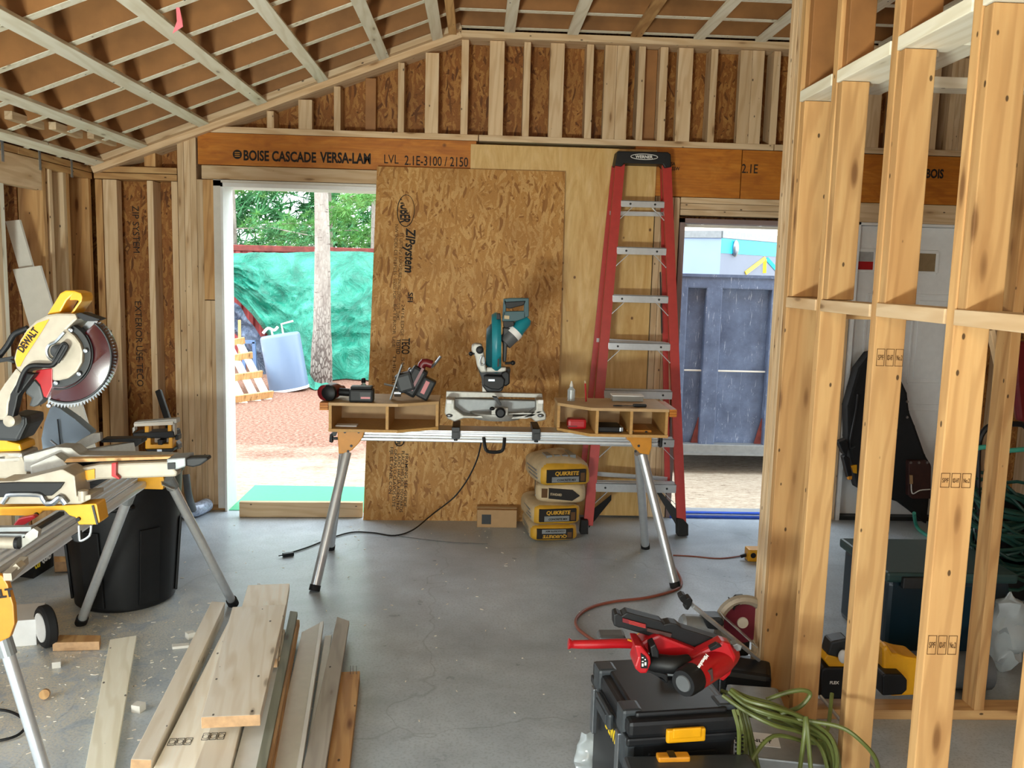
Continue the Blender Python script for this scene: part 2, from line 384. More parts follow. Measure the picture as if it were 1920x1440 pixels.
# ================================================================ setting
YW = 5.80                      # inner face of the far wall framing
def zc(x): return 3.128+(x+.14)*.392 if x < -.14 else 3.128      # ceiling line along the gable
def piece(name, parent, p, q, w, h, up=(0, 1, 0), mat='stud', bev=.003, label=None, extra=None):
    """one length of lumber: p->q is its grain, w sideways, h along up; own local axes"""
    p = V(p); q = V(q); d = q-p; L = d.length; d.normalize(); up = V(up); sd = d.cross(up).normalized(); u2 = sd.cross(d)
    b = MB().box(-w/2, w/2, -h/2, h/2, 0, L, bev)
    o = b.obj(name, M[mat] if isinstance(mat, str) else mat, parent, label=label)
    T = Matrix((sd, u2, d)).transposed().to_4x4(); T.translation = p; o.matrix_world = T
    return o
def vstud(parent, x0, x1, y0, y1, z0, z1, mat='stud', name='stud'):
    return piece(name, parent, ((x0+x1)/2, (y0+y1)/2, z0), ((x0+x1)/2, (y0+y1)/2, z1), x1-x0, y1-y0, (0, 1, 0), mat)
def hx(parent, x0, x1, y0, y1, z0, z1, mat='stud', name='plate'):
    return piece(name, parent, (x0, (y0+y1)/2, (z0+z1)/2), (x1, (y0+y1)/2, (z0+z1)/2), y1-y0, z1-z0, (0, 0, 1), mat)
def hy(parent, x0, x1, y0, y1, z0, z1, mat='stud', name='plate'):
    return piece(name, parent, ((x0+x1)/2, y0, (z0+z1)/2), ((x0+x1)/2, y1, (z0+z1)/2), x1-x0, z1-z0, (0, 0, 1), mat)
def panel(name, parent, x0, x1, y0, y1, z0, z1, mat): return MB().box(x0, x1, y0, y1, z0, z1).obj(name, M[mat], parent)
# floor
fl = MB().box(-3.6, 4.2, -3.1, 5.96, -.12, 0).obj('floor', M['floor']); fl['kind'] = 'structure'
# ---- far wall
wf = setting('wall_back')
D1 = (-1.64, .0, 2.13); D2 = (1.335, 2.27, 2.0); D3 = (2.50, 3.33, 2.0)
ys = (5.945, 5.96)
for x0, x1, z0, z1, nm in ((-2.62, D1[0], 0, 2.3, 's'), (-2.62, 3.9, 2.3, 3.45, 's'), (D1[0], D1[1], D1[2], 2.3, 's'), (D1[1], D2[0], 0, 2.3, 's'),
                       (D2[0], D2[1], D2[2], 2.3, 's'), (D2[1], D3[0], 0, 2.3, 's'), (D3[0], D3[1], D3[2], 2.3, 's'), (D3[1], 3.9, 0, 2.3, 's')):
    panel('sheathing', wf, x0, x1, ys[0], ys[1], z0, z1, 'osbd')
# gable studs: (x0, x1, kind) N edge-on, W flat, O set-back board
gs = [(-1.36, -1.315), (-1.162, -1.075), (-.938, -.896), (-.75, -.682, 'O'), (-.534, -.494), (-.362, -.277), (-.135, -.089), (.043, .137), (.261, .304), (.429, .519), (.661, .706),
      (.778, .855), (.856, .933), (.995, 1.038), (1.041, 1.13, 'O'), (1.133, 1.183), (1.25, 1.345), (1.461, 1.505), (1.651, 1.728), (1.729, 1.806), (1.867, 1.912),
      (2.06, 2.15), (2.27, 2.312), (2.50, 2.59), (2.68, 2.722), (2.93, 2.97), (3.04, 3.08), (3.081, 3.12), (3.121, 3.16), (3.161, 3.20), (3.40, 3.49), (3.60, 3.64)]
for g in gs:
    zt = min(zc(g[0]), zc(g[1]))-.045; zb = 2.50
    if zt-zb < .03: continue
    if len(g) == 3: vstud(wf, g[0], g[1], 5.88, 5.94, zb, zt, 'rafter')
    else: vstud(wf, g[0], g[1], YW, 5.94 if g[1]-g[0] < .06 else 5.86, zb, zt, 'stud')
hx(wf, -1.712, -.02, YW-.002, 5.94, 2.462, 2.50); hx(wf, -.015, 1.9, YW-.002, 5.94, 2.462, 2.50); hx(wf, 1.905, 3.9, YW-.002, 5.94, 2.462, 2.50)
# sloping and level top plates of the gable
for (xa, xb) in ((-2.44, -.14),):
    piece('top_plate', wf, (xa, 5.845, zc(xa)-.024), (xb, 5.845, zc(xb)-.024), .19, .042, (0, 0, 1), 'stud')
    piece('top_plate', wf, (xa, 5.72, zc(xa)+.012), (xb, 5.72, zc(xb)+.012), .06, .036, (0, 0, 1), 'stud')
hx(wf, -.14, 3.9, 5.75, 5.94, zc(0)-.042, zc(0), name='top_plate')
# beams over the openings, with their printing
bm1 = MB().box(-1.796, -.03, YW, 5.93, 2.262, 2.46, .002).obj('beam', M['lvl'], wf, label='orange laminated beam over the left doorway')
bm2 = MB().box(1.0, 1.695, YW+.002, 5.93, 2.15, 2.46, .002).obj('beam', M['lvl'], wf, label='orange laminated beam over the right doorway')
bm3 = MB().box(1.70, 3.25, YW, 5.93, 2.148, 2.458, .002).obj('beam', M['lvl'], wf, label='orange laminated beam running behind the stud partition')
def wtext(s, pxl, pxr, pyb, h, parent=bm1, y=YW-.001, bold=.03, mat='ink', shear=0, name='lettering'):
    a = W(pxl, pyb, y); b = W(pxr, pyb+(pxr-pxl)*.031, y)
    return text(name, s, h, M[mat], parent, (a.x, y, a.z), (1, 0, 0), (0, 0, 1), bold, shear, width=b.x-a.x)
wtext('BOISE CASCADE', 456, 592, 300, .060, bold=.045); wtext('VERSA-LAM', 601, 696, 304, .062, bold=.05)
wtext('LVL', 719, 746, 306, .055, bold=.0); wtext('2.1E-3100 / 2150', 758, 877, 309, .058, bold=.01)
wtext('2.1E', 1390, 1420, 324, .056, bm3, bold=.01); wtext('BOIS', 1735, 1768, 333, .055, bm3, bold=.05)
wtext('SA', 1258, 1266, 310, .022, bm2, y=YW+.001); wtext('LSSW', 1256, 1274, 319, .022, bm2, y=YW+.001)
lg = MB(); c = W(445, 289.5, YW-.001); lg.cyl(c, c+V((0, -.0006, 0)), .029, n=28); lg.obj('emblem', M['ink'], bm1)
lg = MB()
for dz in (-.012, 0, .012): lg.box(c.x-.016, c.x+.016, c.y-.0014, c.y-.0007, c.z+dz-.0022, c.z+dz+.0022)
lg.obj('emblem', M['orange'], bm1)
# plates and trimmers round the doorways
hx(wf, -1.775, .0, YW, 5.93, 2.172, 2.258, name='header_board')
for z in (2.110, 2.071, 2.032): hx(wf, 1.31, 2.40, YW, 5.93, z, z+.037, name='header_board')
hx(wf, -2.45, -1.93, YW, 5.94, 2.196, 2.234, 'lum_orange', 'plate'); hx(wf, -2.45, -1.93, YW, 5.94, 2.154, 2.192, 'lum_orange', 'plate')
hx(wf, 2.42, 3.9, YW, 5.93, 2.02, 2.145, name='header_board')
vstud(wf, -2.445, -2.402, YW, 5.94, 0, 2.15, 'lum_orange'); vstud(wf, -2.396, -2.31, YW, 5.88, 0, 2.15)
vstud(wf, -2.12, -2.082, YW, 5.94, 0, 2.15); vstud(wf, -1.967, -1.929, YW, 5.94, 0, 2.15)
vstud(wf, -2.14, -2.07, 5.82, 5.94, 2.24, 2.33, 'lum_orange')
x = -1.926
for k in range(7):
    zt = (zc(x)-.03, zc(x)-.03, zc(x)-.03, 2.168, 1.40, 1.40, 1.40)[k]
    zt = min(zt, 2.50)
    vstud(wf, x, x+.0385, YW+(.002 if k % 2 else 0), 5.94, .04 if k > 2 else 0, zt); x += .0395
vstud(wf, -1.768, -1.652, YW-.004, 5.86, 1.405, 2.168, 'lum_orange', 'trimmer')
hx(wf, -1.80, -1.65, YW+.01, 5.94, 0, .038, 'lum_orange', 'sole_plate')
for x0, x1, zt in ((1.145, 1.185, 2.148), (1.187, 1.226, 2.148), (1.228, 1.267, 2.145), (1.269, 1.305, 2.145)): vstud(wf, x0, x1, YW, 5.94, 0, zt)
for x0, x1 in ((2.285, 2.325), (2.327, 2.366), (2.40, 2.44), (2.442, 2.48), (3.35, 3.39), (3.392, 3.43), (3.55, 3.59), (3.80, 3.84)): vstud(wf, x0, x1, YW, 5.94, 0, 2.02)
pl = MB().box(-.065, 1.135, YW-.016, YW-.002, .012, 2.438).obj('plywood_sheet', M['ply'], wf, label='pale plywood panel nailed between the two doorways')
# faint print down the sheathing in the left corner
for s_, zt in (('ZIP SYSTEM', 2.0), ('EDGE', 1.62), ('EXTERIOR USE TECO', 1.38)):
    text('lettering', s_, .042, M['ink'], wf, (-2.27, 5.9435, zt), (0, 0, -1), (1, 0, 0), .0) if s_ != 'EDGE' else None
# ---- door frames
d1 = setting('door_1'); d1.location = (-.85, 5.9, 0)
def at(o, par):      # keep world coordinates while parenting to a moved empty
    bpy.context.view_layer.update(); o.parent = par; o.matrix_parent_inverse = par.matrix_world.inverted(); return o
bpy.context.view_layer.update()
at(MB().box(-1.70, -1.652, 5.79, 5.81, .02, 2.165).box(-1.70, 0, 5.79, 5.81, 2.13, 2.168).obj('casing', M['whitegrey']), d1)
at(MB().box(-1.652, -1.638, 5.78, 6.01, .0, 2.15).box(-1.652, 0, 5.78, 6.01, 2.125, 2.15).obj('jamb', M['white']), d1)
M['green'] = plain('green_sheathing_wrap', '#3fae7c', .5, 0, .05)
ap = at(MB().box(-1.636, .0, 5.81, 6.50, .0005, .004).obj('sill_flashing', M['green']), d1)
text('lettering', 'PANEL SYSTEM', .05, M['ink'], ap, (0, 0, 0), (1, 0, 0), (0, 1, 0)).matrix_world = Matrix.Identity(4)
bpy.data.objects['lettering.%03d' % 0] if False else None
d2 = setting('door_2'); d2.location = (1.8, 5.9, 0); bpy.context.view_layer.update()
M['bronze'] = plain('brown_grey_frame', '#8a7672', .5, 0, .05)
at(MB().box(1.312, 1.345, 5.80, 5.98, 0, 2.012).box(2.26, 2.285, 5.80, 5.98, 0, 2.012).box(1.312, 2.285, 5.80, 5.98, 1.985, 2.012).obj('jamb', M['bronze']), d2)
at(MB().box(1.346, 1.352, 5.90, 5.93, .02, 1.985).box(1.346, 2.26, 5.90, 5.93, 1.962, 1.98).obj('weather_strip', M['whitegrey']), d2)
M['blue'] = plain('blue_film', '#1f4fc0', .3, 0, .2)
at(MB().box(1.34, 2.26, 5.80, 5.98, 0, .022).obj('threshold', M['alu']), d2)
at(MB().box(1.34, 2.26, 5.785, 5.80, .0, .016).box(1.34, 2.26, 5.82, 5.86, .022, .030).obj('threshold_film', M['blue']), d2)
# white panelled door leaf at the right
d3 = setting('door_3'); d3.location = (2.9, 5.9, 0); bpy.context.view_layer.update()
def door_leaf():
    x0, x1, z0, z1, y = 2.515, 3.315, .03, 2.0, 5.86
    b = MB(); b.box(x0, x1, y, y+.045, z0, z1, .003)
    o = at(b.obj('leaf', M['white']), d3)
    fr = MB()
    def panelf(a0, a1, c0, c1):
        w = .016
        for (p, q) in (((a0, c0), (a1, c0)), ((a1, c0), (a1, c1)), ((a1, c1), (a0, c1)), ((a0, c1), (a0, c0))):
            fr.bar((p[0], y-.002, p[1]), (q[0], y-.002, q[1]), w, .010, (0, 1, 0), .003)
        fr.box(a0+.035, a1-.035, y-.006, y, c0+.035, c1-.035, .003)
    for a0, a1 in ((x0+.11, x0+.37), (x1-.37, x1-.11)):
        panelf(a0, a1, .28, .80); panelf(a0, a1, .95, 1.55)
    at(fr.obj('raised_panel', M['white']), d3)
    lx = [W(px, 482, y).x for px in (1584, 1621, 1738)]
    for k, (a0, a1) in enumerate(((lx[0]-.05, lx[0]+.05) if False else (lx[1]-.34, lx[1]-.20), (lx[1]-.07, lx[1]+.07), (lx[2]-.07, lx[2]+.07))):
        g = MB()
        for (p, q) in (((a0, 1.70), (a1, 1.70)), ((a1, 1.70), (a1, 1.84)), ((a1, 1.84), (a0, 1.84)), ((a0, 1.84), (a0, 1.70))):
            g.bar((p[0], y-.004, p[1]), (q[0], y-.004, q[1]), .022, .016, (0, 1, 0), .004)
        fo = at(g.obj('lite_frame', M['white']), d3)
        g = MB(); g.box(a0+.006, a1-.006, y-.004, y-.001, 1.706, 1.834)
        gm = 'glass_tan' if k == 2 else 'glass_grey'
        go = g.obj('pane', M[gm]); at(go, fo)
        if k == 1: at(MB().box(a0+.01, a1-.01, y-.0055, y-.004, 1.712, 1.765).obj('sticker', M['red']), fo)
M['glass_tan'] = plain('tinted_glass_tan', '#8f7a5c', .12, 0, .1); M['glass_grey'] = plain('tinted_glass_grey', '#a9a9a8', .12, 0, .1)
door_leaf()
at(MB().box(2.50, 3.33, 5.80, 5.95, 0, .028).obj('threshold', M['dark']), d3)
at(MB().box(2.488, 2.512, 5.79, 5.94, 0, 2.018).box(3.318, 3.345, 5.79, 5.94, 0, 2.018).box(2.488, 3.345, 5.79, 5.94, 2.002, 2.018).obj('jamb', M['white']), d3)
# ---- left wall
wl = setting('wall_left'); XL = -2.46
hy(wl, XL-.14, XL, 4.9, 5.80, 2.19, 2.228, 'lum_orange', 'plate'); hy(wl, XL-.14, XL, -3.0, 4.895, 2.19, 2.228, 'lum_orange', 'plate')
hy(wl, XL-.14, XL, 5.15, 5.80, 2.148, 2.186, 'lum_orange', 'plate')
hy(wl, XL-.05, XL, 2.4, 5.145, 2.02, 2.186, 'stud', 'header_board')
for y0, y1, mt, d in ((5.74, 5.778, 'lum_orange', .14), (5.44, 5.478, 'lum_orange', .14), (5.40, 5.438, 'stud', .10), (5.23, 5.268, 'stud', .14), (5.15, 5.188, 'lum_orange', .14)):
    vstud(wl, XL-d, XL, y0, y1, 0, 2.148, mt)
vstud(wl, XL-.13, XL-.09, 5.31, 5.39, 0, 2.148, 'strap')  # paler than its neighbours: outside daylight is put into its colour
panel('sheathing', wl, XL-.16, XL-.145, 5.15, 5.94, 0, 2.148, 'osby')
vstud(wl, XL-.14, XL, 4.70, 4.738, 0, 2.02, 'strap'); vstud(wl, XL-.14, XL, 4.66, 4.698, 0, 2.02, 'stud')  # pale first stud has the outside daylight put into its colour
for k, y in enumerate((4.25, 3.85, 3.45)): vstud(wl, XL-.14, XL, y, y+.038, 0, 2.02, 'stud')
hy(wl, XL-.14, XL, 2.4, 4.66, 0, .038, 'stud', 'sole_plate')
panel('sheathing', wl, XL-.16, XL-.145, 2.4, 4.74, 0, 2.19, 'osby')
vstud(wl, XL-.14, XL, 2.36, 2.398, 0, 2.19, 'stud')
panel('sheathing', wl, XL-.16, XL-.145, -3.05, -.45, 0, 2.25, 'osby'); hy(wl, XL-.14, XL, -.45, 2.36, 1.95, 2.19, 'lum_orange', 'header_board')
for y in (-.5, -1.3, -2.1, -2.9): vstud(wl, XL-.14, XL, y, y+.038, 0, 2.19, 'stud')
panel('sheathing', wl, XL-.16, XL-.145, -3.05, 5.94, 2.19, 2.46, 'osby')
for k, y in enumerate((5.52, 5.13, 4.74)):
    MB().box(XL-.002, XL+.002, y-.012, y+.012, 2.13, 2.25).obj('metal_strap', M['greysteel'], wl)
# the lean-to room seen through the left wall opening
ws = setting('wall_side')
panel('sheathing', ws, -3.62, -3.60, 2.3, 6.2, 0, 2.4, 'osby'); 
for y in (5.9, 5.5, 5.1, 4.7, 4.3): vstud(ws, -3.60, -3.46, y, y+.038, 0, 2.3, 'lum_orange' if y != 5.5 else 'strap')
panel('sheathing', ws, -3.62, -2.62, 6.18, 6.2, 0, 2.4, 'osbd')
panel('roof_board', ws, -3.62, -2.62, 2.3, 6.2, 2.36, 2.38, 'rafter')
# ---- right wall and back of the garage
wr = setting('wall_right')
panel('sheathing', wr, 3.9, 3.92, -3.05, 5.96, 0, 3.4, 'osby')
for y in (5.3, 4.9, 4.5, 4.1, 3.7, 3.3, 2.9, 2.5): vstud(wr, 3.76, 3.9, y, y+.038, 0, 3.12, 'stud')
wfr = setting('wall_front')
for x0, x1, z0, z1 in ((-2.62, -.8, 0, 3.4), (2.0, 3.92, 0, 3.4), (-.8, 2.0, 2.2, 3.4)): panel('sheathing', wfr, x0, x1, -3.08, -3.05, z0, z1, 'osbd')  # unseen wall pieces, added to cut the daylight entering from the back
# ---- ceiling: joists, strapping, roof boards
ce = setting('ceiling')
def zslope(x): return 3.14+min(0, (x+.14))*.392
jy = [5.715-.37*k for k in range(24)]
for y in jy:
    b = MB(); b.mi = 0; X0, X1, X2 = -2.60, -.14, 3.88
    b.prism([(X0, y, zslope(X0)+.003), (X1, y, zslope(X1)+.003), (X1, y, zslope(X1)+.28), (X0, y, zslope(X0)+.28)], (0, .038, 0))
    b.prism([(X1, y, zslope(X1)+.003), (X2, y, zslope(X2)+.003), (X2, y, zslope(X2)+.28), (X1, y, zslope(X1)+.28)], (0, .038, 0))
    b.mi = 1  # underside only: light from below is put into its pale colour
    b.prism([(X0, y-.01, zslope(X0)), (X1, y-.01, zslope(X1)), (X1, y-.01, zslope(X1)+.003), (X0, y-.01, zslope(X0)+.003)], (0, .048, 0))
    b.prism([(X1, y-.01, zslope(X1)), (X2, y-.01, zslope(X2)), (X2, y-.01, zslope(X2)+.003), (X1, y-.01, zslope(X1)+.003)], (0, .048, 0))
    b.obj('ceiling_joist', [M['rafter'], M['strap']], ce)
MB().prism([(-2.75, -3.05, zslope(-2.75)+.285), (-.14, -3.05, 3.425), (-.14, -3.05, 3.445), (-2.75, -3.05, zslope(-2.75)+.305)], (0, 9.05, 0)).box(-.14, 3.95, -3.05, 6.0, 3.425, 3.445).obj('roof_deck', M['rafter'], ce)
sx_ = [-2.375, -2.105, -1.726, -1.366, -.99, -.615, -.285, .162, .557, .953, 1.35, 1.741, 2.14, 2.53, 2.92, 3.31, 3.70]
for k, x in enumerate(sx_):
    zz = zslope(x)-.021; up = V((-.365, 0, .931)) if x < -.2 else V((0, 0, 1))
    piece('furring_strip', ce, (x, 5.70, zz), (x, -2.9, zz), .068, .020, up, 'lum_orange' if k == 9 else 'strap', .002)
piece('ridge_strip', ce, (-.19, 5.69, 3.10), (-.19, -2.9, 3.10), .05, .038, (0, 0, 1), 'studwarm')
for k, (y, x) in enumerate(((5.37, -2.22), (4.98, -2.25), (4.6, -2.28))):
    piece('blocking', ce, (x, y+.18, zslope(x)+.02), (x, y-.14, zslope(x)+.02), .038, .04, (0, 0, 1), 'stud')
# pink ribbon hanging off a strip
rb = MB().prism([(0, 0, 0), (.012, 0, 0), (.020, .004, -.04), (.022, 0, -.062), (-.016, .006, -.085), (.002, 0, -.045)], (0, .0015, 0))
p = W(330, 14, 3.20)
rb = rb.obj('flagging_ribbon', M['pink'], loc=p); tag(rb, 'short pink plastic flagging ribbon hanging from the ceiling strapping', 'ribbon')
# ---- stud partition on the right
pt = setting('wall_partition'); PX = 1.14
for k in range(4): vstud(pt, PX, PX+.089+(.05 if k == 0 else 0), 3.222+.0385*k, 3.26+.0385*k, 0, 3.10, 'studwarm' if k == 0 else 'stud')
for k, (y, h) in enumerate(((2.932, .002), (2.518, .0), (2.104, .003), (1.69, 0))):
    vstud(pt, PX, PX+.089, y-.038, y, .038, 3.11, 'studwarm')
    vstud(pt, PX+.003, PX+.092, y-.078, y-.04, 1.572, 2.264, 'studwarm', 'cripple_stud')
vstud(pt, PX+.004, PX+.115, 3.182, 3.22, 1.572, 2.264, 'studwarm', 'cripple_stud')
for y0, y1, dz in ((2.936, 3.22, 0), (2.522, 2.892, .0), (2.108, 2.478, .004), (1.694, 2.064, .004), (1.1, 1.65, 0)):
    hy(pt, PX-.004, PX+.085, y0, y1, 1.532+dz, 1.570+dz, 'stud', 'blocking')
    hy(pt, PX-.002, PX+.14, y0, y1, 2.266, 2.304, 'strap', 'blocking')
    hy(pt, PX+.15, PX+.29, y0, y1, 2.30, 2.338, 'strap', 'blocking')
for y in (3.222, 2.90, 2.48, 2.066):
    vstud(pt, PX+.014, PX+.10, y-.04, y-.002, 2.306, 2.62, 'rafter', 'cripple_stud')
hy(pt, PX, PX+.089, .9, 3.22, 0, .038, 'studwarm', 'sole_plate')
hx(pt, PX+.10, 2.9, 3.07, 3.158, 0, .038, 'studwarm', 'sole_plate')
hx(pt, PX+.30, 3.0, 3.07, 3.158, 2.30, 2.338, 'strap', 'plate')
vstud(pt, 1.905, 1.943, 3.07, 3.158, .038, 2.30, 'lum_orange'); vstud(pt, 2.32, 2.36, 3.07, 3.158, .038, 2.30, 'stud')
hx(pt, PX+.10, 1.90, 3.07, 3.158, 1.50, 1.538, 'lum_orange', 'blocking')
piece('brace', pt, W(1857, 618, 3.2), W(1884, 740, 3.2), .02, .03, (0, 1, 0), 'stud')
# grade stamps on the studs
def stamp(px0, px1, py0, py1, y, s_=('SPF', 'KD-HT', 'No.2')):
    a = W(px0, py1, y); b = W(px1, py0, y); n = len(s_); w = (b.x-a.x)/n; r = MB(); t_ = .0012
    for k in range(n):
        x0, x1 = a.x+k*w+.002, a.x+(k+1)*w-.002
        for q in ((x0, x1, a.z, a.z+t_), (x0, x1, b.z-t_, b.z), (x0, x0+t_, a.z, b.z), (x1-t_, x1, a.z, b.z)): r.box(q[0], q[1], y-.0006, y, q[2], q[3])
    r.obj('grade_stamp', M['inkbrown'], pt)
    for k, q in enumerate(s_):
        text('grade_stamp', q, (b.z-a.z)*.30, M['inkbrown'], pt, (a.x+k*w+w*.2, y-.0003, a.z+(b.z-a.z)*.35), (1, 0, 0), (0, 0, 1), width=w*.6)
stamp(1641, 1696, 655, 686, 2.479); stamp(1761, 1823, 888, 914, 2.065); stamp(1736, 1797, 1192, 1227, 2.065)
# ================================================================ outside
ZG = -.10
def ground_mat():
    t = NT('mulch_and_sand'); v = t.coord(rnd=False)
    sp = t.n('SeparateXYZ'); t.l(v, sp.inputs[0])
    a = t.noise(v, 30, 5, .7); b = t.noise(v, 2.2, 4, .6); c_ = t.noise(t.coord(scale=(1, 3, 1), rnd=False), 14, 6, .75, 1)
    sand = t.ramp(c_, [(.3, '#5f5348'), (.42, '#a39380'), (.6, '#bfb2a0')]); mulch = t.ramp(a, [(.3, '#5a3d33'), (.5, '#8b6555'), (.68, '#b39786')])
    mr = t.n('MapRange', interpolation_type='SMOOTHSTEP'); t.l(sp.outputs[1], mr.inputs[0]); mr.inputs[1].default_value = 6.6; mr.inputs[2].default_value = 10.5
    ad = t.n('Math', operation='ADD'); t.l(b, ad.inputs[0]); t.l(mr.outputs[0], ad.inputs[1])
    xm = t.n('MapRange', interpolation_type='SMOOTHSTEP'); t.l(sp.outputs[0], xm.inputs[0]); xm.inputs[1].default_value = 1.5; xm.inputs[2].default_value = .3
    ml = t.n('Math', operation='MULTIPLY'); t.l(t.ramp(ad.outputs[0], [(.62, 0.0), (1.0, 1.0)]), ml.inputs[0]); t.l(xm.outputs[0], ml.inputs[1])
    c = t.mix(ml.outputs[0], sand, mulch); t.bump(a, .5, .02)
    return t.set(c, .9, spec=.1)
M['ground'] = ground_mat()
g = MB().box(-40, 40, 5.97, 70, ZG-.1, ZG).box(-40, 40, -30, -3.1, ZG-.1, ZG).box(-40, -3.62, -3.1, 5.97, ZG-.1, ZG).box(4.21, 40, -3.1, 5.97, ZG-.1, ZG).obj('ground', M['ground']); g['kind'] = 'structure'
def bark_mat():
    t = NT('pine_bark'); v = t.coord(scale=(1, 1, .35)); vo = t.n('TexVoronoi', feature='DISTANCE_TO_EDGE'); t.l(v, vo.inputs['Vector']); vo.inputs['Scale'].default_value = 26
    n = t.noise(v, 9, 5); c = t.ramp(n, [(.3, '#8a8078'), (.6, '#aaa298')]); 
    sp = t.n('SeparateXYZ'); tc = t.n('TexCoord'); t.l(tc.outputs['Object'], sp.inputs[0])
    mr = t.n('MapRange'); t.l(sp.outputs[2], mr.inputs[0]); mr.inputs[1].default_value = .2; mr.inputs[2].default_value = 1.5; mr.inputs[3].default_value = .9; mr.inputs[4].default_value = .15
    mm = t.n('Math', operation='MULTIPLY'); t.l(t.ramp(vo.outputs['Distance'], [(.04, 1.0), (.16, 0.0)]), mm.inputs[0]); t.l(mr.outputs[0], mm.inputs[1])
    c = t.mix(mm.outputs[0], c, '#4a3c38')
    k = t.noise(t.coord(scale=(2, 2, 9)), 3, 3); c = t.mix(t.ramp(k, [(.62, 0.0), (.68, .8)]), c, '#57463f')
    t.bump(vo.outputs['Distance'], .6, .02); return t.set(c, .9, spec=.1)
M['bark'] = bark_mat()
M['needle'] = plain('pine_needles', '#6fae5c', .6, 0, .35, 6, **{'Subsurface_Weight': .0}); M['needle2'] = plain('pine_needles_dark', '#4c8f58', .6, 0, .35, 6)
def tuft(b, c, r, n):
    for k in range(n):
        d = V((random.gauss(0, 1), random.gauss(0, 1), random.gauss(.15, .8))).normalized()*r*random.uniform(.6, 1)
        s_ = d.cross(V((random.random(), random.random(), random.random()))).normalized()*r*.045
        b.add([c+s_, c-s_, c+d], [(0, 1, 2)])
def pine(x, y, h, r, seed, z0, label, nt_=420, mat='needle', spread=1.7, tr=.28):
    random.seed(seed); t = thing('pine_tree', label, 'tree', (x, y, ZG), group='pine trees beyond the left doorway')
    b = MB(); b.tube([(0, 0, 0), (.02, 0, h*.3), (-.03, .02, h*.65), (0, 0, h)], lambda u: r*(1.35-.9*u) if u < .15 else r*(1.2-.85*u), 14, 6).obj('trunk', M['bark'], t, True)
    f = MB(); br = MB()
    for k in range(26):
        a = random.uniform(0, 6.28); z = random.uniform(z0, h); L = spread*(1-.5*(z-z0)/(h-z0+.01))*random.uniform(.6, 1.1)
        e = V((math.cos(a)*L, math.sin(a)*L, z-.12*L+random.uniform(-.1, .2))); br.tube([(0, 0, z), (e.x*.5, e.y*.5, z+.02), e], .012, 5)
        for q in range(nt_//26):
            u = random.uniform(.25, 1.05); c = V((e.x*u, e.y*u, z+(e.z-z)*u))+V((random.gauss(0, .16), random.gauss(0, .16), random.gauss(0, .10))); tuft(f, c, random.uniform(.14, .26), 20)
    br.obj('branches', M['bark'], t); f.obj('foliage', M[mat], t, recalc=False)
    return t
pine(-2.33, 13.25, 6.5, .125, 3, 3.3, 'pale-barked pine trunk standing in front of the green tarpaulin', 260)
pine(-2.1, 19.2, 7.5, .26, 5, 1.6, 'thicker grey pine trunk half hidden behind the red container, right of the pale trunk', 1500, 'needle', 2.4)
pine(-5.2, 18.6, 8, .2, 8, 1.7, 'bushy pine filling the upper left of the left doorway', 1700, 'needle2', 2.6)
pine(-3.7, 21.5, 8, .2, 9, 1.4, 'pine farther back between the two nearer crowns', 1700, 'needle', 3.0)
pine(-.2, 20.5, 8, .2, 12, 1.6, 'pine behind the container, mostly hidden by the leaning board', 500, 'needle2', 2.6)
pine(6.4, 24, 9, .2, 14, 1.2, 'green tree above the grey bin outside the right doorway', 900, 'needle', 3.0)
bpy.data.objects['pine_tree.005']['group'] = 'trees beyond the right doorway'
hd = MB(); random.seed(4)
for k in range(5200):
    tuft(hd, V((random.uniform(-11, 14), random.uniform(27, 30), random.uniform(0, 6.0))), random.uniform(.5, .9), 12)
tag(hd.obj('woodland', M['needle2'], recalc=False), 'green woodland backdrop far behind the trees', 'woodland', kind='stuff')
# red shipping container
M['contred'] = plain('container_red', '#a84848', .55, 0, .18, 3); M['rust'] = plain('rusty_red', '#7d3a33', .8, 0, .3, 12)
yc = 15.2; zt = W(560, 462, yc).z; xa = -6.5; xb = 1.2
ct = thing('shipping_container', 'corrugated red shipping container partly covered by the green tarpaulin', 'container', (-3, yc, ZG))
b = MB(); n = 0; x = xa; pts = []
while x < xb:
    pts += [(x, 0), (x+.07, 0), (x+.10, .035), (x+.17, .035)]; x += .20
lo, hi = ZG, zt-.10
vs_ = [(p[0]+3, p[1], z-ZG) for z in (lo, hi) for p in pts]; n = len(pts)
b.add(vs_, [(i, i+1, n+i+1, n+i) for i in range(n-1)]); b.box(xa+3, xb+3, .05, 2.4, 0, hi-ZG-.01)
b.obj('side_wall', M['contred'], ct, recalc=False)
MB().box(xa+3, xb+3, -.03, .09, hi-ZG, zt-ZG, .01).obj('top_rail', M['rust'], ct)
# tarpaulin
def tarp_mat(n_, c1, c2, c3):
    t = NT(n_); v = t.coord(); a = t.noise(v, 2.2, 6, .7, 1.6); t.bump(a, 1.0, .12); c = t.ramp(a, [(.3, c1), (.5, c2), (.66, c3)]); return t.set(c, .28, spec=.6)
M['tarp'] = tarp_mat('green_tarp', '#136a56', '#1f8a72', '#3fa78e'); M['tarpdark'] = tarp_mat('dark_blue_tarp', '#2c3444', '#434d60', '#6b7890')
def path(pts, u):
    u = max(0, min(.9999, u))*(len(pts)-1); k = int(u); f = u-k; return pts[k].lerp(pts[k+1], f)
top = [W(x, y, 15.0) for x, y in ((415, 476), (470, 474), (560, 473), (640, 471), (720, 473), (800, 476))]
bot = [W(415, 533, 14.8), W(470, 590, 14.6), W(548, 692, 14.2), G(578, 727, ZG+.02)+V((0, .6, 0)), G(630, 726, ZG+.02)+V((0, 1.0, 0)), G(720, 716, ZG+.03), G(800, 716, ZG+.03)]
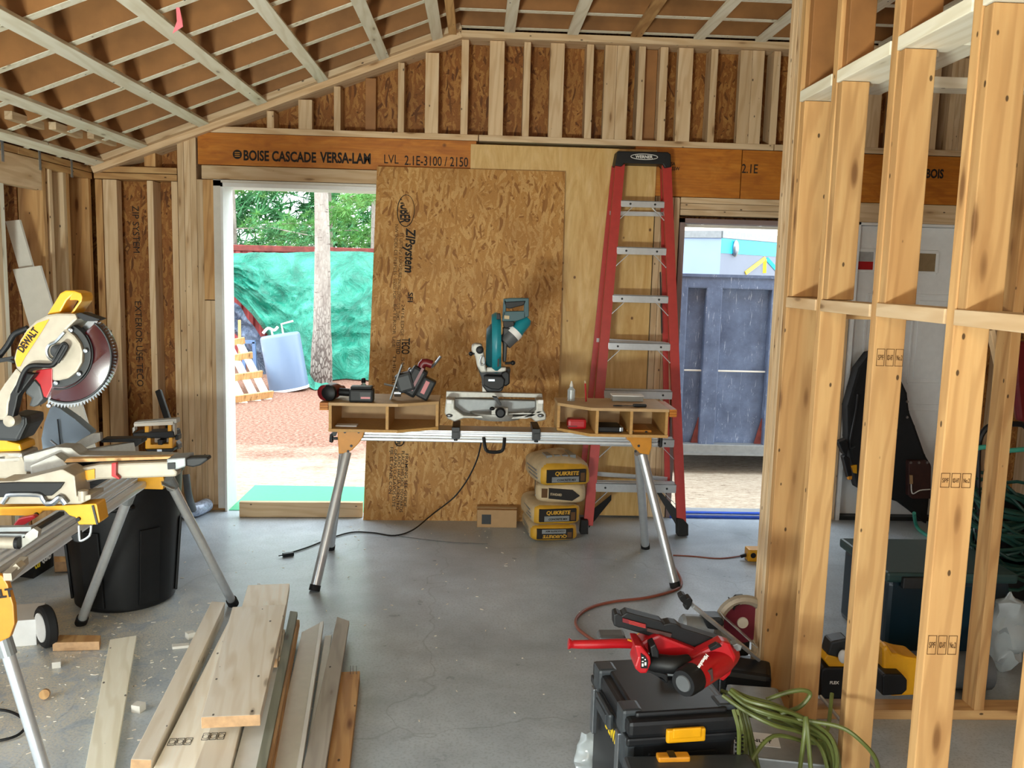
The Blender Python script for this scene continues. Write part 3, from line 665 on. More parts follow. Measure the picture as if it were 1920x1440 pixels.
def tf(u, v):
    a = path(bot, u); c = path(top, u); p = a.lerp(c, v); w = noise.fractal(V((u*7, v*6, 3)), 1, 2, 4)
    return p+V((0, -.16*w*math.sin(math.pi*min(1, v*1.02))-.12*math.sin(math.pi*v)+.10*abs(math.sin(u*9+v*7))*(1-v), .02*w*(v > .02)))
tp = thing('tarpaulin', 'wrinkled green tarpaulin draped down the side of the red container', 'tarpaulin', (-2.5, 14.6, ZG)); bpy.context.view_layer.update()
at(MB().grid(tf, 110, 60).obj('sheet', M['tarp'], None, True, recalc=False), tp)
edge = [W(415, 526, 14.75), W(445, 560, 14.65), W(480, 600, 14.5), W(515, 650, 14.3), W(552, 698, 14.1)]
def ef(u, v):
    p = path(edge, u); return p+V((-.10-.30*v*(.6+.4*u), -.06*math.sin(v*9+u*14), -.30*v*(.5+.5*u)-.02*math.sin(u*30)))
at(MB().grid(ef, 40, 10).obj('folded_edge', M['tarpdark'], None, True, label='dark blue folded edge', recalc=False), tp)
fb = [G(575, 727, ZG+.02), G(600, 729, ZG+.02), G(625, 724, ZG+.02)]
at(MB().grid(lambda u, v: path([G(560, 700, ZG+.02)+V((0, 0, .25)), G(590, 716, ZG+.1), G(615, 722, ZG+.02)], u).lerp(path([G(568, 722, ZG+.02), G(590, 730, ZG+.02), G(625, 727, ZG+.02)], u), v)+V((0, 0, .05*math.sin(u*9)*math.sin(v*3))), 20, 8).obj('loose_corner', M['tarp'], None, True, recalc=False), tp)
# water heater tank
M['tank'] = plain('grey_blue_enamel', '#7085a0', .35, 0, .05, 2)
tk = thing('water_tank', 'grey-blue cylindrical tank standing tilted beside the pallet', 'tank', G(535, 736, ZG), group=None)
tk.rotation_euler = (.0, -.17, 0)
b = MB(); b.rev((0, .28, 0.02), (0, 0, 1), [(0, .262), (.01, .272), (.03, .275), (.74, .275), (.76, .268), (.775, .25), (.78, .0)], 36); b.obj('shell', M['tank'], tk, True)
b = MB(); b.rev((0, .28, 0.0), (0, 0, 1), [(0, .278), (.035, .278)], 36); b.obj('base_ring', M['white'], tk, True)
b = MB(); b.tube([(.05, .28, .79), (.05, .28, .93), (.22, .26, .95)], .014, 8); b.tube([(-.10, .28, .79), (-.10, .28, .88)], .014, 8); b.tube([(-.22, .25, .84), (-.14, .27, .90), (-.06, .26, .86), (0, .25, .9)], .02, 8, 4); b.obj('pipes', M['whitegrey'], tk, True)
# pallet leaning against the container
pl_ = thing('pallet', 'weathered wooden pallet leaning beside the grey tank', 'pallet', G(470, 745, ZG)); bpy.context.view_layer.update()
BL, BR = G(395, 757, ZG+.05), G(512, 741, ZG+.05); TL = BL+V((-.42, .55, .95)); TL = W(352, 655, 12.6); TR = W(458, 636, 12.9)
def PP(u, v): return BL.lerp(BR, u).lerp(TL.lerp(TR, u), v)
nrm = (BR-BL).cross(TL-BL).normalized()
for v in (.02, .36, .70, .98):
    at(MB().bar(PP(0, v), PP(1, v), .035, .09, nrm).obj('stringer', M['studwarm'], None), pl_)
for u in (.06, .28, .52, .74, .93):
    at(MB().bar(PP(u, 0)-nrm*.055, PP(u, 1)-nrm*.055, .105, .018, nrm).obj('deck_board', M['strap'], None), pl_)
for v in (.0,): at(MB().bar(PP(0, v)-nrm*.07, PP(1, v)-nrm*.07, .05, .02, nrm).obj('edge_board', M['yellow'], None), pl_)
rk = MB(); M['blueframe'] = plain('blue_grey_steel', '#6b86b0', .5, .2, .08)
for (a, c) in (((455, 641), (478, 641)), ((476, 641), (480, 720)), ((457, 641), (458, 720))): rk.bar(W(*a, 13.9), W(*c, 13.9), .05, .05, (0, 1, 0))
tag(rk.obj('steel_rack', M['blueframe']), 'blue-grey steel rack standing behind the pallet and the tank', 'rack')
tag(MB().bar(W(450, 700, 13.4), W(449, 600, 13.6), .04, .02, (0, 1, 0)).obj('wooden_stake', M['studwarm']), 'thin upright wooden stake behind the pallet', 'stake')
# dumpster outside the right doorway
def dump_mat():
    t = NT('scratched_blue_grey_paint'); v = t.coord(scale=(1, 1, .12)); a = t.noise(v, 22, 6, .75, 2.5); b = t.noise(t.coord(), 4, 5, .7); c_ = t.noise(t.coord(scale=(1, 1, .5)), 34, 6, .8, 1)
    c = t.ramp(b, [(.3, '#46526c'), (.55, '#5b6985'), (.75, '#7483a0')]); c = t.mix(t.ramp(a, [(.60, 0.0), (.64, .75)]), c, '#b9c4d6'); c = t.mix(t.ramp(c_, [(.64, 0.0), (.68, .8)]), c, '#c6ced9')
    sp = t.n('SeparateXYZ'); tc = t.n('TexCoord'); t.l(tc.outputs['Object'], sp.inputs[0]); return t.set(c, .4, .1, spec=.5)
M['dump'] = dump_mat(); yd = 7.6
dp = thing('dumpster', 'scratched blue-grey steel dumpster with upright ribs outside the right doorway', 'dumpster', (3.0, yd, ZG))
tz = W(1370, 516, yd).z-ZG; bz = W(1370, 852, yd).z-ZG; X0 = -1.75; X1 = 2.0
MB().box(X0, X1, .08, 2.2, bz+.05, tz-.05).obj('body', M['dump'], dp)
MB().box(X0-.02, X1+.02, 0, .12, tz-.12, tz, .012).box(X0-.02, X1+.02, -.015, .0, tz-.02, tz+.005).obj('top_rail', M['dump'], dp)
rl = MB().box(X0-.02, X1+.02, -.02, .14, bz, bz+.09, .008).box(X0-.03, X1+.03, -.03, .0, bz-.005, bz+.012).obj('bottom_rail', M['greysteel'], dp)
for px, w in ((1332, .14), (1455, .16), (1270, .12), (1560, .14)):
    c = W(px, 700, yd).x-3.0
    MB().box(c-w/2, c+w/2, .0, .10, bz+.08, tz-.10, .01).obj('rib', M['dump'], dp)
    b = MB(); b.prism([(c-w/2-.06, .05, bz+.09), (c-w/2, .05, bz+.09), (c-w/2, .05, bz+.32)], (0, .02, 0)); b.obj('gusset', M['rust'], dp)
MB().tube([(X0, .06, W(1360, 697, yd).z-ZG), (X1, .06, W(1360, 697, yd).z-ZG)], .008, 6).obj('weld_rod', M['whitegrey'], dp)
for x in (X0+.2, 0.1, X1-.2): MB().box(x-.06, x+.06, .3, .42, 0, bz+.05).obj('skid', M['rust'], dp)
for x in (X0+.2, 0.1, X1-.2): MB().box(x-.06, x+.06, 1.8, 1.92, 0, bz+.05).obj('skid', M['rust'], dp)
# grey bin with cyan band behind it
M['bingrey'] = plain('grey_panel', '#6b7282', .5, 0, .04, 3); M['binlight'] = plain('pale_blue_panel', '#8ea2c0', .5, 0, .04, 3); M['cyan'] = plain('cyan_band', '#12b6dc', .4, 0, .03); M['byel'] = plain('bright_yellow', '#f0c20c', .4, 0, .03)
gb = thing('storage_bin', 'tall grey bin with a cyan band and yellow mark, behind the dumpster', 'bin', (2.9, 11.4, ZG)); bpy.context.view_layer.update()
K = W(1353, 446, 11.2); Lf = W(1262, 449, 11.5); Rt = W(1560, 472, 13.4); zt2 = K.z
def wall(a, c, z0, z1, off, th, nm, mt):
    a = V((a.x, a.y, 0)); c = V((c.x, c.y, 0)); d = (c-a).normalized(); nn = V((d.y, -d.x, 0)); b = MB()
    b.prism([a+nn*off+V((0, 0, z0)), c+nn*off+V((0, 0, z0)), c+nn*off+V((0, 0, z1)), a+nn*off+V((0, 0, z1))], -nn*th); return at(b.obj(nm, M[mt], None), gb)
wall(Lf, K, ZG, zt2, 0, .05, 'left_panel', 'binlight'); wall(K, Rt, ZG, zt2, 0, .05, 'right_panel', 'bingrey')
wall(Lf, K, zt2, zt2+.09, .02, .08, 'rim', 'greysteel'); wall(K, Rt, zt2, zt2+.09, .02, .08, 'rim', 'greysteel')
wall(K, Rt, zt2-.19, zt2-.005, .006, .01, 'cyan_band', 'cyan')
def onR(px, py, off=.012):
    a = V((K.x, K.y, 0)); c = V((Rt.x, Rt.y, 0)); d = (c-a).normalized(); nn = V((d.y, -d.x, 0)); r = ray(px, py); t_ = (a+nn*off-CAM).dot(nn)/r.dot(nn); return CAM+r*t_
mk = MB(); mk.bar(onR(1398, 512), onR(1435, 484), .05, .012, (0, 1, 0)); mk.bar(onR(1433, 512), onR(1434, 486), .05, .012, (0, 1, 0)); at(mk.obj('emblem', M['byel'], None), gb)
mk = MB(); mk.bar(onR(1438, 485), onR(1460, 510), .05, .012, (0, 1, 0)); at(mk.obj('emblem', M['cyan'], None), gb)
mk = MB(); mk.ball(onR(1379, 466, .03), .045, .03, .11); at(mk.obj('recess_handle', M['steel'], None, True), gb)
zr = zt2+.092; own_ = MB().box(2.4, 4.1, 12.6, 12.7, zt2-.2, zr).obj('cross_bar', M['greysteel'], None); at(own_, gb); at(MB().box(2.4, 4.3, 13.2, 13.3, zt2-.2, zr).obj('cross_bar', M['greysteel'], None), gb)
tag(MB().bar((2.3, 12.65, zr+.05), (5.6, 13.2, zr+.05), .22, .10, (0, 0, 1)).bar((2.3, 13.25, zr+.07), (5.0, 13.28, zr+.07), .2, .14, (0, 0, 1)).obj('stacked_timber', M['strap']), 'pale timber lying across the rim of the grey bin', 'timber')
bpy.data.objects['stacked_timber'].location.z += 0
tag(MB().bar(W(1394, 455, 13.2), W(1395, 405, 13.2), .05, .05, (0, 1, 0)).obj('steel_post', M['steel']), 'thin steel post rising above the grey bin', 'post')
# ================================================================ middle of the room
def own(o, par):     # parent a mesh written in world coordinates to an empty standing elsewhere
    o.parent = par; o.matrix_parent_inverse = (Matrix.Translation(par.location) @ Euler(par.rotation_euler).to_matrix().to_4x4()).inverted(); return o
def poly(b, pts, y, d, bev=0):
    return b.prism([W(px, py, y) for px, py in pts], (0, d, 0), bev)
# ---- leaning OSB board
TLo, TRo, BLo, BRo = W(707, 312, 5.755), W(1060, 322, 5.755), G(681, 975), G(1040, 978)
on = (BRo-BLo).cross(TLo-BLo).normalized(); on = on if on.y > 0 else -on
ob = MB().prism([BLo, BRo, TRo, TLo], on*.011, .0).obj('osb_sheet', M['osb'])
tag(ob, 'tall oriented strand board leaning over the right half of the left doorway', 'board')
def OP(px, py, off=.0008):
    r = ray(px, py); return CAM+r*((BLo-on*off-CAM).dot(on)/r.dot(on))
def otext(s, px, py0, py1, h, mat='ink', bold=.0, shear=0):
    a = OP(px, py0); b_ = OP(px-(py1-py0)*.035, py1); return text('lettering', s, h, M[mat], ob, a, b_-a, (BRo-BLo), bold, shear, width=(b_-a).length)
# big roundel with the maker's name and the system name below it
r_ = MB(); c = OP(761, 395)
ex = (BRo-BLo).normalized(); ez = (TLo-BLo).normalized()
r_.tube([c+ex*(math.cos(t)*.054)+ez*(math.sin(t)*.100) for t in (6.2832*i/40 for i in range(40))], .0028, 6, closed=True).obj('roundel', M['ink'], ob)
a = OP(751, 368); text('lettering', 'HUBER', .062, M['ink'], ob, OP(752, 372), -ez, ex, .05, width=.155)
otext('ZIPsystem', 762, 428, 512, .058, bold=.04, shear=.2)
otext('SFI', 765, 548, 566, .032, bold=.03)
otext('TECO', 754, 634, 664, .050, bold=.03); otext('TESTED', 744, 636, 664, .024, bold=.03)
for k, (px, y0, y1, s) in enumerate(((745, 420, 515, 'NW INDEX DE PERFILES'), (754, 436, 520, 'ES LISTING EXPOSURE'), (742, 522, 560, 'SIZED FOR'), (750, 522, 600, 'SPACING LONGITUD DE TRAMO'), (757, 570, 630, '24/16 EDGE'), (742, 570, 650, 'EXTERIOR USE'), (757, 670, 735, 'PS 2-10 SHEATHING'), (741, 665, 735, 'THIS SIDE'),
        (736, 838, 925, 'FIJE EL PANEL CON'), (743, 842, 950, 'GRAPAS O CLAVOS ESTE'), (750, 850, 955, 'LADO HACIA ADENTRO'), (757, 845, 960, 'PLACE THIS SIDE TOWARDS'), (764, 850, 950, 'FRAMING SEE GUIDE'))):
    otext(s, px-4, y0, y1, .020, 'inkbrown' if k < 8 else 'ink', bold=.01)
c = OP(749, 828); MB().tube([c+ex*(math.cos(t)*.028)+ez*(math.sin(t)*.028) for t in (6.2832*i/24 for i in range(24))], .004, 6, closed=True).obj('roundel', M['ink'], ob)
otext('UL', 744, 820, 837, .025, bold=.04)
# ---- block of wood across the left threshold
wb = piece('threshold_block', None, (-1.525, 5.665, .052), (-.73, 5.70, .052), .04, .10, (0, 0, 1), 'stud')
tag(wb, 'short pale lumber block lying across the sill of the left doorway', 'lumber')
# ---- step ladder
lt = thing('step_ladder', 'tall red fibreglass step ladder with aluminium steps folded against the plywood', 'ladder', (1.0, 5.45, 0))
def LP(px, py, off=0):
    r = ray(px, py); # plane y = 5.37+off+.128 z
    t_ = (5.37+off+.128*CAM.z-0)/(r.y-.128*r.z); return CAM+r*t_
def lobj(b, n, m, **k): return own(b.obj(n, M[m], None, **k), lt)
up_ = V((0, .128, 1)).normalized(); bk = V((0, 1, -.128)).normalized()
Lb, Lt_, Rb, Rt_ = LP(1103, 985), LP(1163, 308), LP(1278, 985), LP(1250, 308)
for p, q, s_ in ((Lb, Lt_, 1), (Rb, Rt_, -1)):
    b = MB(); b.bar(p, q, .058, .008, bk); b.bar(p+V((s_*-.027, 0, 0))+bk*.016, q+V((s_*-.027, 0, 0))+bk*.016, .006, .034, bk); b.bar(p+V((s_*.027, 0, 0))+bk*.012, q+V((s_*.027, 0, 0))+bk*.012, .004, .026, bk)
    lobj(b, 'front_rail', 'lred')
Lb2, Lt2, Rb2, Rt2 = LP(1092, 893, .17), LP(1152, 312, .09), LP(1251, 905, .17), LP(1243, 312, .09)
for p, q in ((Lb2, Lt2), (Rb2, Rt2)):
    b = MB(); b.bar(p, q, .036, .010, bk); b.bar(p+bk*.014, q+bk*.014, .008, .03, bk); lobj(b, 'rear_rail', 'lred')
for yl, yr, th in ((383, 383, .040), (471, 471, .045), (561, 562, .045), (650, 651, .045), (740, 740, .05), (830, 831, .05), (915, 916, .055)):
    f = (985-yl)/(985-308); p = Lb.lerp(Lt_, f)+V((.026, 0, 0)); q = Rb.lerp(Rt_, f)-V((.026, 0, 0)); z = (p.z+q.z)/2; y = (p.y+q.y)/2
    b = MB(); b.box(p.x, q.x, y-.006, y+.002, z-th/2, z+th/2, .001); b.box(p.x, q.x, y-.006, y+.085, z+th/2-.004, z+th/2, .001)
    for k in range(5): b.box(p.x, q.x, y+.008+k*.016, y+.013+k*.016, z+th/2, z+th/2+.0025)
    st = lobj(b, 'step', 'alu')
    for (xx, d) in ((p.x, 1), (q.x, -1)):
        lobj(MB().bar((xx+d*.075, y+.003, z-th/2), (xx-d*.012, y+.003, z-th/2-.085), .004, .014, (0, 1, 0)), 'step_brace', 'alu'); lobj(MB().cyl((xx+d*.06, y-.010, z), (xx+d*.06, y-.005, z), .007, n=8), 'rivet', 'dark')
for py in (400, 893, 640):
    f = (900-py)/(900-312); p = Lb2.lerp(Lt2, f); q = Rb2.lerp(Rt2, f); b = MB().bar(p, q, .012, .028, (0, 0, 1)); lobj(b, 'rear_bar', 'alu')
b = MB(); poly(b, [(1158, 283), (1252, 285), (1258, 289), (1259, 313), (1247, 315), (1243, 308), (1171, 306), (1166, 312), (1153, 310)], 5.64, .13, .006); cap = lobj(b, 'top_cap', 'black')
b = MB(); c = W(1208, 294, 5.638); b.tube([c+V((math.cos(t)*.085, 0, math.sin(t)*.017)) for t in (6.2832*i/32 for i in range(32))], .0022, 5, closed=True); lg = b.obj('emblem', M['inkw'], None); lg.parent = cap; lg.matrix_parent_inverse = (Matrix.Translation(lt.location)).inverted() if False else Matrix.Identity(4); lg.matrix_parent_inverse = Matrix.Identity(4); lg.matrix_world = Matrix.Identity(4)
tx = text('lettering', 'WERNER', .018, M['inkw'], None, c+V((-.055, 0, -.009)), (1, 0, 0), (0, 0, 1), .04, width=.11)
for o in (lg, tx):
    o.parent = cap; o.matrix_parent_inverse = Matrix.Identity(4)
b = MB(); poly(b, [(1090, 975), (1103, 976), (1103, 1002), (1088, 1002)], 5.34, .07, .004); lobj(b, 'foot', 'rubber')
b = MB(); b.prism([LP(1270, 972, -.02), LP(1281, 974, -.02), LP(1291, 984, -.02), LP(1291, 1005, -.02), LP(1271, 1006, -.02)], (0, .07, 0), .006); lobj(b, 'foot', 'rubber')
for p, q in ((LP(1104, 990, .02), LP(1146, 938, .02)), (LP(1268, 985, .02), LP(1232, 925, .02))): lobj(MB().prism([p, q, q+V((0, 0, .035)), p+V((0, 0, .10))], (0, .008, 0)), 'foot_brace', 'black')
for p, q in ((LP(1140, 510, .1), LP(1134, 620, .1)), (LP(1238, 510, .1), LP(1241, 625, .1))): lobj(MB().bar(p, q, .006, .02, bk), 'spreader', 'dark')
# ---- saw stand with beam
ss = thing('saw_stand', 'aluminium folding saw stand with amber end brackets carrying the teal miter saw', 'saw stand', (.13, 4.70, 0))
def sobj(b, n, m, par=ss, **k): return own(b.obj(n, M[m], None, **k), ss)
b = MB(); xl, xr = -.70, .98
b.box(xl, xr, 4.615, 4.75, .738, .785, .003); b.box(xl, xr, 4.595, 4.617, .730, .748, .005); b.box(xl, xr, 4.600, 4.617, .754, .762, .003); b.box(xl, xr, 4.597, 4.617, .774, .787, .004); b.box(xl, xr, 4.60, 4.76, .786, .792); 
sobj(b, 'beam', 'alu')
for pts in ([(632, 800), (683, 801), (681, 818), (672, 832), (660, 844), (648, 850), (635, 851)], [(1175, 806), (1222, 807), (1222, 838), (1217, 853), (1200, 850), (1187, 838), (1182, 828), (1175, 824)]):
    b = MB(); poly(b, pts, 4.575, .19, .004); br = sobj(b, 'end_bracket', 'orange')
    b = MB(); cx = sum(p[0] for p in pts)/len(pts)
    for (dx, dy) in ((0, 14), (-12, -12), (14, -12), (-6, 24)):
        c = W(cx+dx, 822+dy, 4.573); b.cyl(c, c+V((0, -.004, 0)), .007, n=8)
    o = sobj(b, 'bolt', 'dark')
for (p, q, r) in ((W(650, 848, 4.6), G(590, 1104, .012), .025), (W(643, 852, 4.74), G(620, 1027, .012), .022), (W(1204, 852, 4.62), G(1266, 1098, .012), .025), (W(1197, 850, 4.74), G(1210, 1025, .012), .024)):
    b = MB(); b.cyl(p, q, r, n=18); lg = sobj(b, 'leg', 'alu', smooth=True)
    b = MB(); d = (q-p).normalized(); b.cyl(q-d*.02, q+d*.01, r+.003, n=18); o = sobj(b, 'rubber_foot', 'rubber')
for pts in ([(618, 815), (623, 812), (623, 831), (617, 829)], [(1238, 818), (1243, 821), (1242, 838), (1237, 840)]):
    b = MB(); poly(b, pts, 4.66, .05, .004); sobj(b, 'lock_knob', 'black')
b = MB(); b.cyl(W(622, 822, 4.68), W(640, 822, 4.68), .008); b.cyl(W(1218, 829, 4.68), W(1240, 829, 4.68), .010); poly(b, [(621, 796), (633, 795), (633, 806), (629, 818), (624, 818)], 4.66, .03); sobj(b, 'lock_pin', 'dark')
b = MB(); b.tube([W(907, 820, 4.60), W(910, 840, 4.58), W(917, 847, 4.58), W(937, 847, 4.58), W(944, 840, 4.58), W(946, 821, 4.60)], .009, 8, 3); sobj(b, 'carry_handle', 'black', smooth=True)
for px in (855, 1006):
    c = W(px, 799, 4.58); b = MB(); b.box(c.x-.020, c.x+.020, 4.57, 4.80, .792, .815, .002); b.box(c.x-.022, c.x+.022, 4.572, 4.594, .755, .815, .003); b.box(c.x-.012, c.x+.012, 4.566, 4.574, .762, .79); b.cyl((c.x, 4.575, .752), (c.x, 4.575, .744), .010); sobj(b, 'tool_mount', 'dark')
# ---- two shop-made plywood trays on the stand
M['plye'] = plain('plywood_edge', '#b88d50', .6, 0, .12, 60); M['plyd'] = plain('plywood_tray_face', '#b9976a', .6, 0, .08, 20)
def tray(name, label, P, divs, z0=.793, z1=.945):
    t = thing(name, label, 'tray', (sum(p[0] for p in P)/len(P), 4.68, z0), group=None); th = .015
    def o3(b, n, m): return own(b.obj(n, M[m], None), t)
    o3(MB().prism([(p[0], p[1], z1-th) for p in P], (0, 0, th)), 'top', 'plyd'); o3(MB().prism([(p[0], p[1], z0) for p in P], (0, 0, th)), 'bottom', 'plye')
    for k, (a, c, m) in enumerate(divs): o3(MB().bar((*a, (z0+z1)/2), (*c, (z0+z1)/2), th, z1-z0-2*th-.001, (0, 0, 1)), 'divider', m)
    return t
tray('plywood_tray', 'low plywood cubby tray on the left end of the middle saw stand', [(-.755, 4.50), (-.40, 4.50), (-.195, 4.62), (-.195, 4.86), (-.755, 4.86)],
     [((-.747, 4.505), (-.747, 4.85), 'plye'), ((-.742, 4.852), (-.20, 4.852), 'plyd'), ((-.455, 4.505), (-.455, 4.84), 'plye'), ((-.203, 4.625), (-.203, 4.84), 'plye')])
tray('plywood_tray', 'low plywood cubby tray on the right end of the middle saw stand', [(.44, 4.86), (.44, 4.66), (.60, 4.50), (1.01, 4.50), (1.01, 4.86)],
     [((1.0, 4.505), (1.0, 4.85), 'plye'), ((.45, 4.852), (.99, 4.852), 'plyd'), ((.625, 4.505), (.625, 4.84), 'plye'), ((.815, 4.505), (.815, 4.84), 'plye'), ((.448, 4.665), (.448, 4.84), 'plye'), ((.452, 4.66), (.60, 4.512), 'plye')] if False else
     [((1.0, 4.505), (1.0, 4.85), 'plye'), ((.45, 4.852), (.99, 4.852), 'plyd'), ((.635, 4.505), (.635, 4.84), 'plye'), ((.815, 4.505), (.815, 4.84), 'plye'), ((.448, 4.665), (.448, 4.84), 'plye')])
for k in range(2):
    for j in range(3):
        x0, x1 = ((-.80, -.757), (1.012, 1.05))[k]; MB().box(x0, x1, 4.50, 4.80, .905+j*.0135, .917+j*.0135).obj('end_cleat', M['lvl'], bpy.data.objects['plywood_tray' if k == 0 else 'plywood_tray.001']).matrix_parent_inverse = Matrix.Translation(bpy.data.objects['plywood_tray' if k == 0 else 'plywood_tray.001'].location).inverted()
# contents
def T1(name, label, cat, loc, parts, group=None, rz=0):
    t = thing(name, label, cat, loc, rz, group)
    for b, n, m, *sm in parts:
        o = b.obj(n, M[m], t, bool(sm and sm[0]))
    return t
zt_ = .9455
# cordless drill lying on its side
T1('cordless_drill', 'dark red and black cordless drill lying at the left end of the left tray', 'drill', (-.715, 4.62, zt_), [
    (MB().rev((-.045, 0, .042), (.35, .9, 0), [(-.075, .030), (-.07, .041), (.03, .042), (.06, .034), (.09, .022), (.12, .018)], 18), 'body', 'dred', 1),
    (MB().tube([(.0, 0, .04), (.06, -.01, .038), (.115, -.02, .035)], .021, 10, 3), 'grip', 'black', 1),
    (MB().rev((-.052, -.07, .042), (.35, .9, 0), [(-.012, .026), (0, .043), (.02, .0435)], 18), 'end_cap', 'black', 1)])
T1('battery_pack', 'black tool battery with a red badge at the front edge of the left tray', 'battery', (-.592, 4.56, zt_), [
    (MB().box(-.062, .062, -.04, .04, 0, .068, .010).box(-.055, .055, -.035, .035, .068, .082, .006), 'body', 'black'), (MB().box(-.005, .050, -.0415, -.040, .016, .052), 'label', 'dark'), (MB().box(0, .048, -.043, -.041, .020, .030), 'badge', 'red')])
T1('glue_bottle', 'small bottle with black cap standing behind the battery on the left tray', 'bottle', (-.612, 4.78, zt_), [(MB().rev((0, 0, 0), (0, 0, 1), [(0, .018), (.055, .018), (.065, .010), (.07, .010)], 14), 'body', 'clear', 1), (MB().rev((0, 0, .07), (0, 0, 1), [(0, .012), (.022, .012), (.026, .006)], 12), 'cap', 'black', 1)])
t = T1('circular_saw', 'small cordless circular saw tipped on its shoe on the left tray', 'saw', (-.335, 4.66, zt_), [
    (MB().bar((-.115, -.02, .005), (-.055, -.02, .195), .09, .008, (1, 0, -.3), .003), 'shoe', 'greysteel'),
    (MB().box(-.085, .005, -.055, .055, .045, .145, .015, Matrix.Rotation(-.30, 3, 'Y')), 'motor_housing', 'dark'),
    (MB().bar((-.03, 0, .03), (.045, 0, .17), .085, .085, (1, 0, -.3), .015), 'body', 'black'),
    (MB().bar((.045, -.005, .012), (.095, -.005, .115), .075, .07, (1, 0, -.3), .010), 'battery', 'black'),
    (MB().bar((.052, -.046, .040), (.082, -.046, .105), .004, .022, (1, 0, -.3)), 'badge', 'red'),
    (MB().bar((-.005, -.045, .055), (.055, -.045, .175), .004, .014, (1, 0, -.3)), 'stripe', 'dred'),
    (MB().tube([(.04, 0, .16), (.055, 0, .20), (.10, 0, .19)], .022, 10, 3), 'handle', 'dred', 1),
    (MB().tube([(.095, 0, .175), (.12, 0, .20), (.145, 0, .235)], .007, 8, 2), 'lever', 'steel', 1),
    (MB().tube([(-.15, -.03, .085), (-.10, -.03, .075), (-.05, -.03, .062)], .006, 8), 'guide_rod', 'steel', 1),
    (MB().cyl((-.095, -.03, .04), (-.06, -.03, .04), .022, n=14).ball((-.01, 0, .155), .018), 'knob', 'steel', 1)])
T1('white_card', 'thin white offcut lying inside the left cubby of the left tray', 'offcut', (-.68, 4.60, .8085), [(MB().box(-.05, .06, -.03, .03, 0, .006), 'card', 'white')])
T1('glue_bottle', 'translucent nozzle bottle standing on the right tray beside the red pencil', 'bottle', (.52, 4.74, zt_), [(MB().rev((0, 0, 0), (0, 0, 1), [(0, .021), (.06, .021), (.072, .010), (.078, .009)], 14), 'body', 'clear', 1), (MB().rev((0, 0, .078), (0, 0, 1), [(0, .010), (.01, .009), (.030, .003)], 12), 'cap', 'whitegrey', 1)])
T1('pencil', 'red carpenter pencil standing upright on the right tray', 'pencil', (.60, 4.72, zt_), [(MB().cyl((0, 0, 0), (-.008, 0, .10), .005, n=6), 'shaft', 'red'), (MB().cyl((-.008, 0, .10), (-.009, 0, .114), .005, n=8), 'eraser', 'paper')])
T1('screw_case', 'clear plastic screw case at the back of the right tray', 'case', (.835, 4.79, zt_), [(MB().box(-.085, .085, -.04, .04, 0, .028, .004), 'body', 'clear'), (MB().box(-.088, .088, -.043, .043, .028, .034, .003), 'lid', 'white')])
T1('utility_knife', 'dark utility knife with a wire loop near the front of the right tray', 'knife', (.865, 4.56, zt_), [(MB().box(-.035, .035, -.011, .011, 0, .016, .005), 'handle', 'black'), (MB().tube([(-.03, 0, .005), (-.07, .01, .004), (-.11, -.01, .004), (-.14, .0, .004), (-.12, .015, .004), (-.09, .012, .004)], .0025, 6, 4), 'wire_loop', 'dark')])
T1('tape_measure', 'red hand tool lying inside the left cubby of the right tray', 'tool', (.545, 4.66, .8085), [(MB().box(-.05, .05, -.04, .04, 0, .055, .014), 'body', 'red'), (MB().box(-.052, .0, -.041, -.036, .012, .02, .001), 'clip', 'dred')])
T1('black_case', 'flat black case lying inside the middle cubby of the right tray', 'case', (.715, 4.62, .8085), [(MB().box(-.07, .06, -.08, .08, 0, .03, .008), 'body', 'black'), (MB().box(.045, .066, -.082, -.02, .005, .03, .004), 'lid', 'steel')])
# ---- teal sliding miter saw
ms = thing('miter_saw', 'teal miter saw with raised head on the middle stand', 'miter saw', (.11, 4.68, .815))
def Q(x, y): return (820+x/4.645, 540+y/4.645)
def mobj(pts, y, d, n, m, bev=.003, sm=False, b=None, conv=True):
    b = b or MB(); poly(b, [Q(*p) for p in pts] if conv else pts, y, d, bev); return own(b.obj(n, M[m], None, sm), ms)
mobj([(78, 900), (915, 922), (918, 958), (545, 950), (520, 965), (470, 955), (75, 958)], 4.70, .035, 'fence', 'cast')
mobj([(75, 965), (150, 975), (150, 1050), (230, 1110), (560, 1128), (780, 1128), (860, 1060), (860, 975), (925, 972), (925, 1070), (948, 1100), (945, 1150), (855, 1168), (820, 1136), (230, 1136), (150, 1165), (90, 1140), (62, 1090)], 4.56, .10, 'base', 'cast', .006)
b = MB(); c = W(*Q(520, 1010), 4.67); b.rev((c.x, 4.68, .855), (0, 0, 1), [(0, .13), (.02, .145), (.035, .145)], 32); own(b.obj('turntable', M['cast'], None, True), ms)
mobj([(150, 965), (860, 985), (855, 1100), (150, 1090)], 4.66, .06, 'table', 'greysteel', .004)
mobj([(480, 950), (520, 955), (560, 1020), (540, 1022)], 4.60, .05, 'kerf_plate', 'dark', 0)
mobj([(470, 1045), (620, 1045), (615, 1115), (470, 1110)], 4.54, .04, 'lock_housing', 'cast', .006)
c = W(*Q(550, 1090), 4.50); own(MB().rev(c, (0, 1, 0), [(0, .018), (.008, .027), (.03, .027), (.045, .014)], 18).obj('lock_knob', M['black'], None, True), ms)
c = W(*Q(478, 1050), 4.53); own(MB().ball(c, .014, .014, .010).obj('detent_lever', M['black'], None, True), ms)
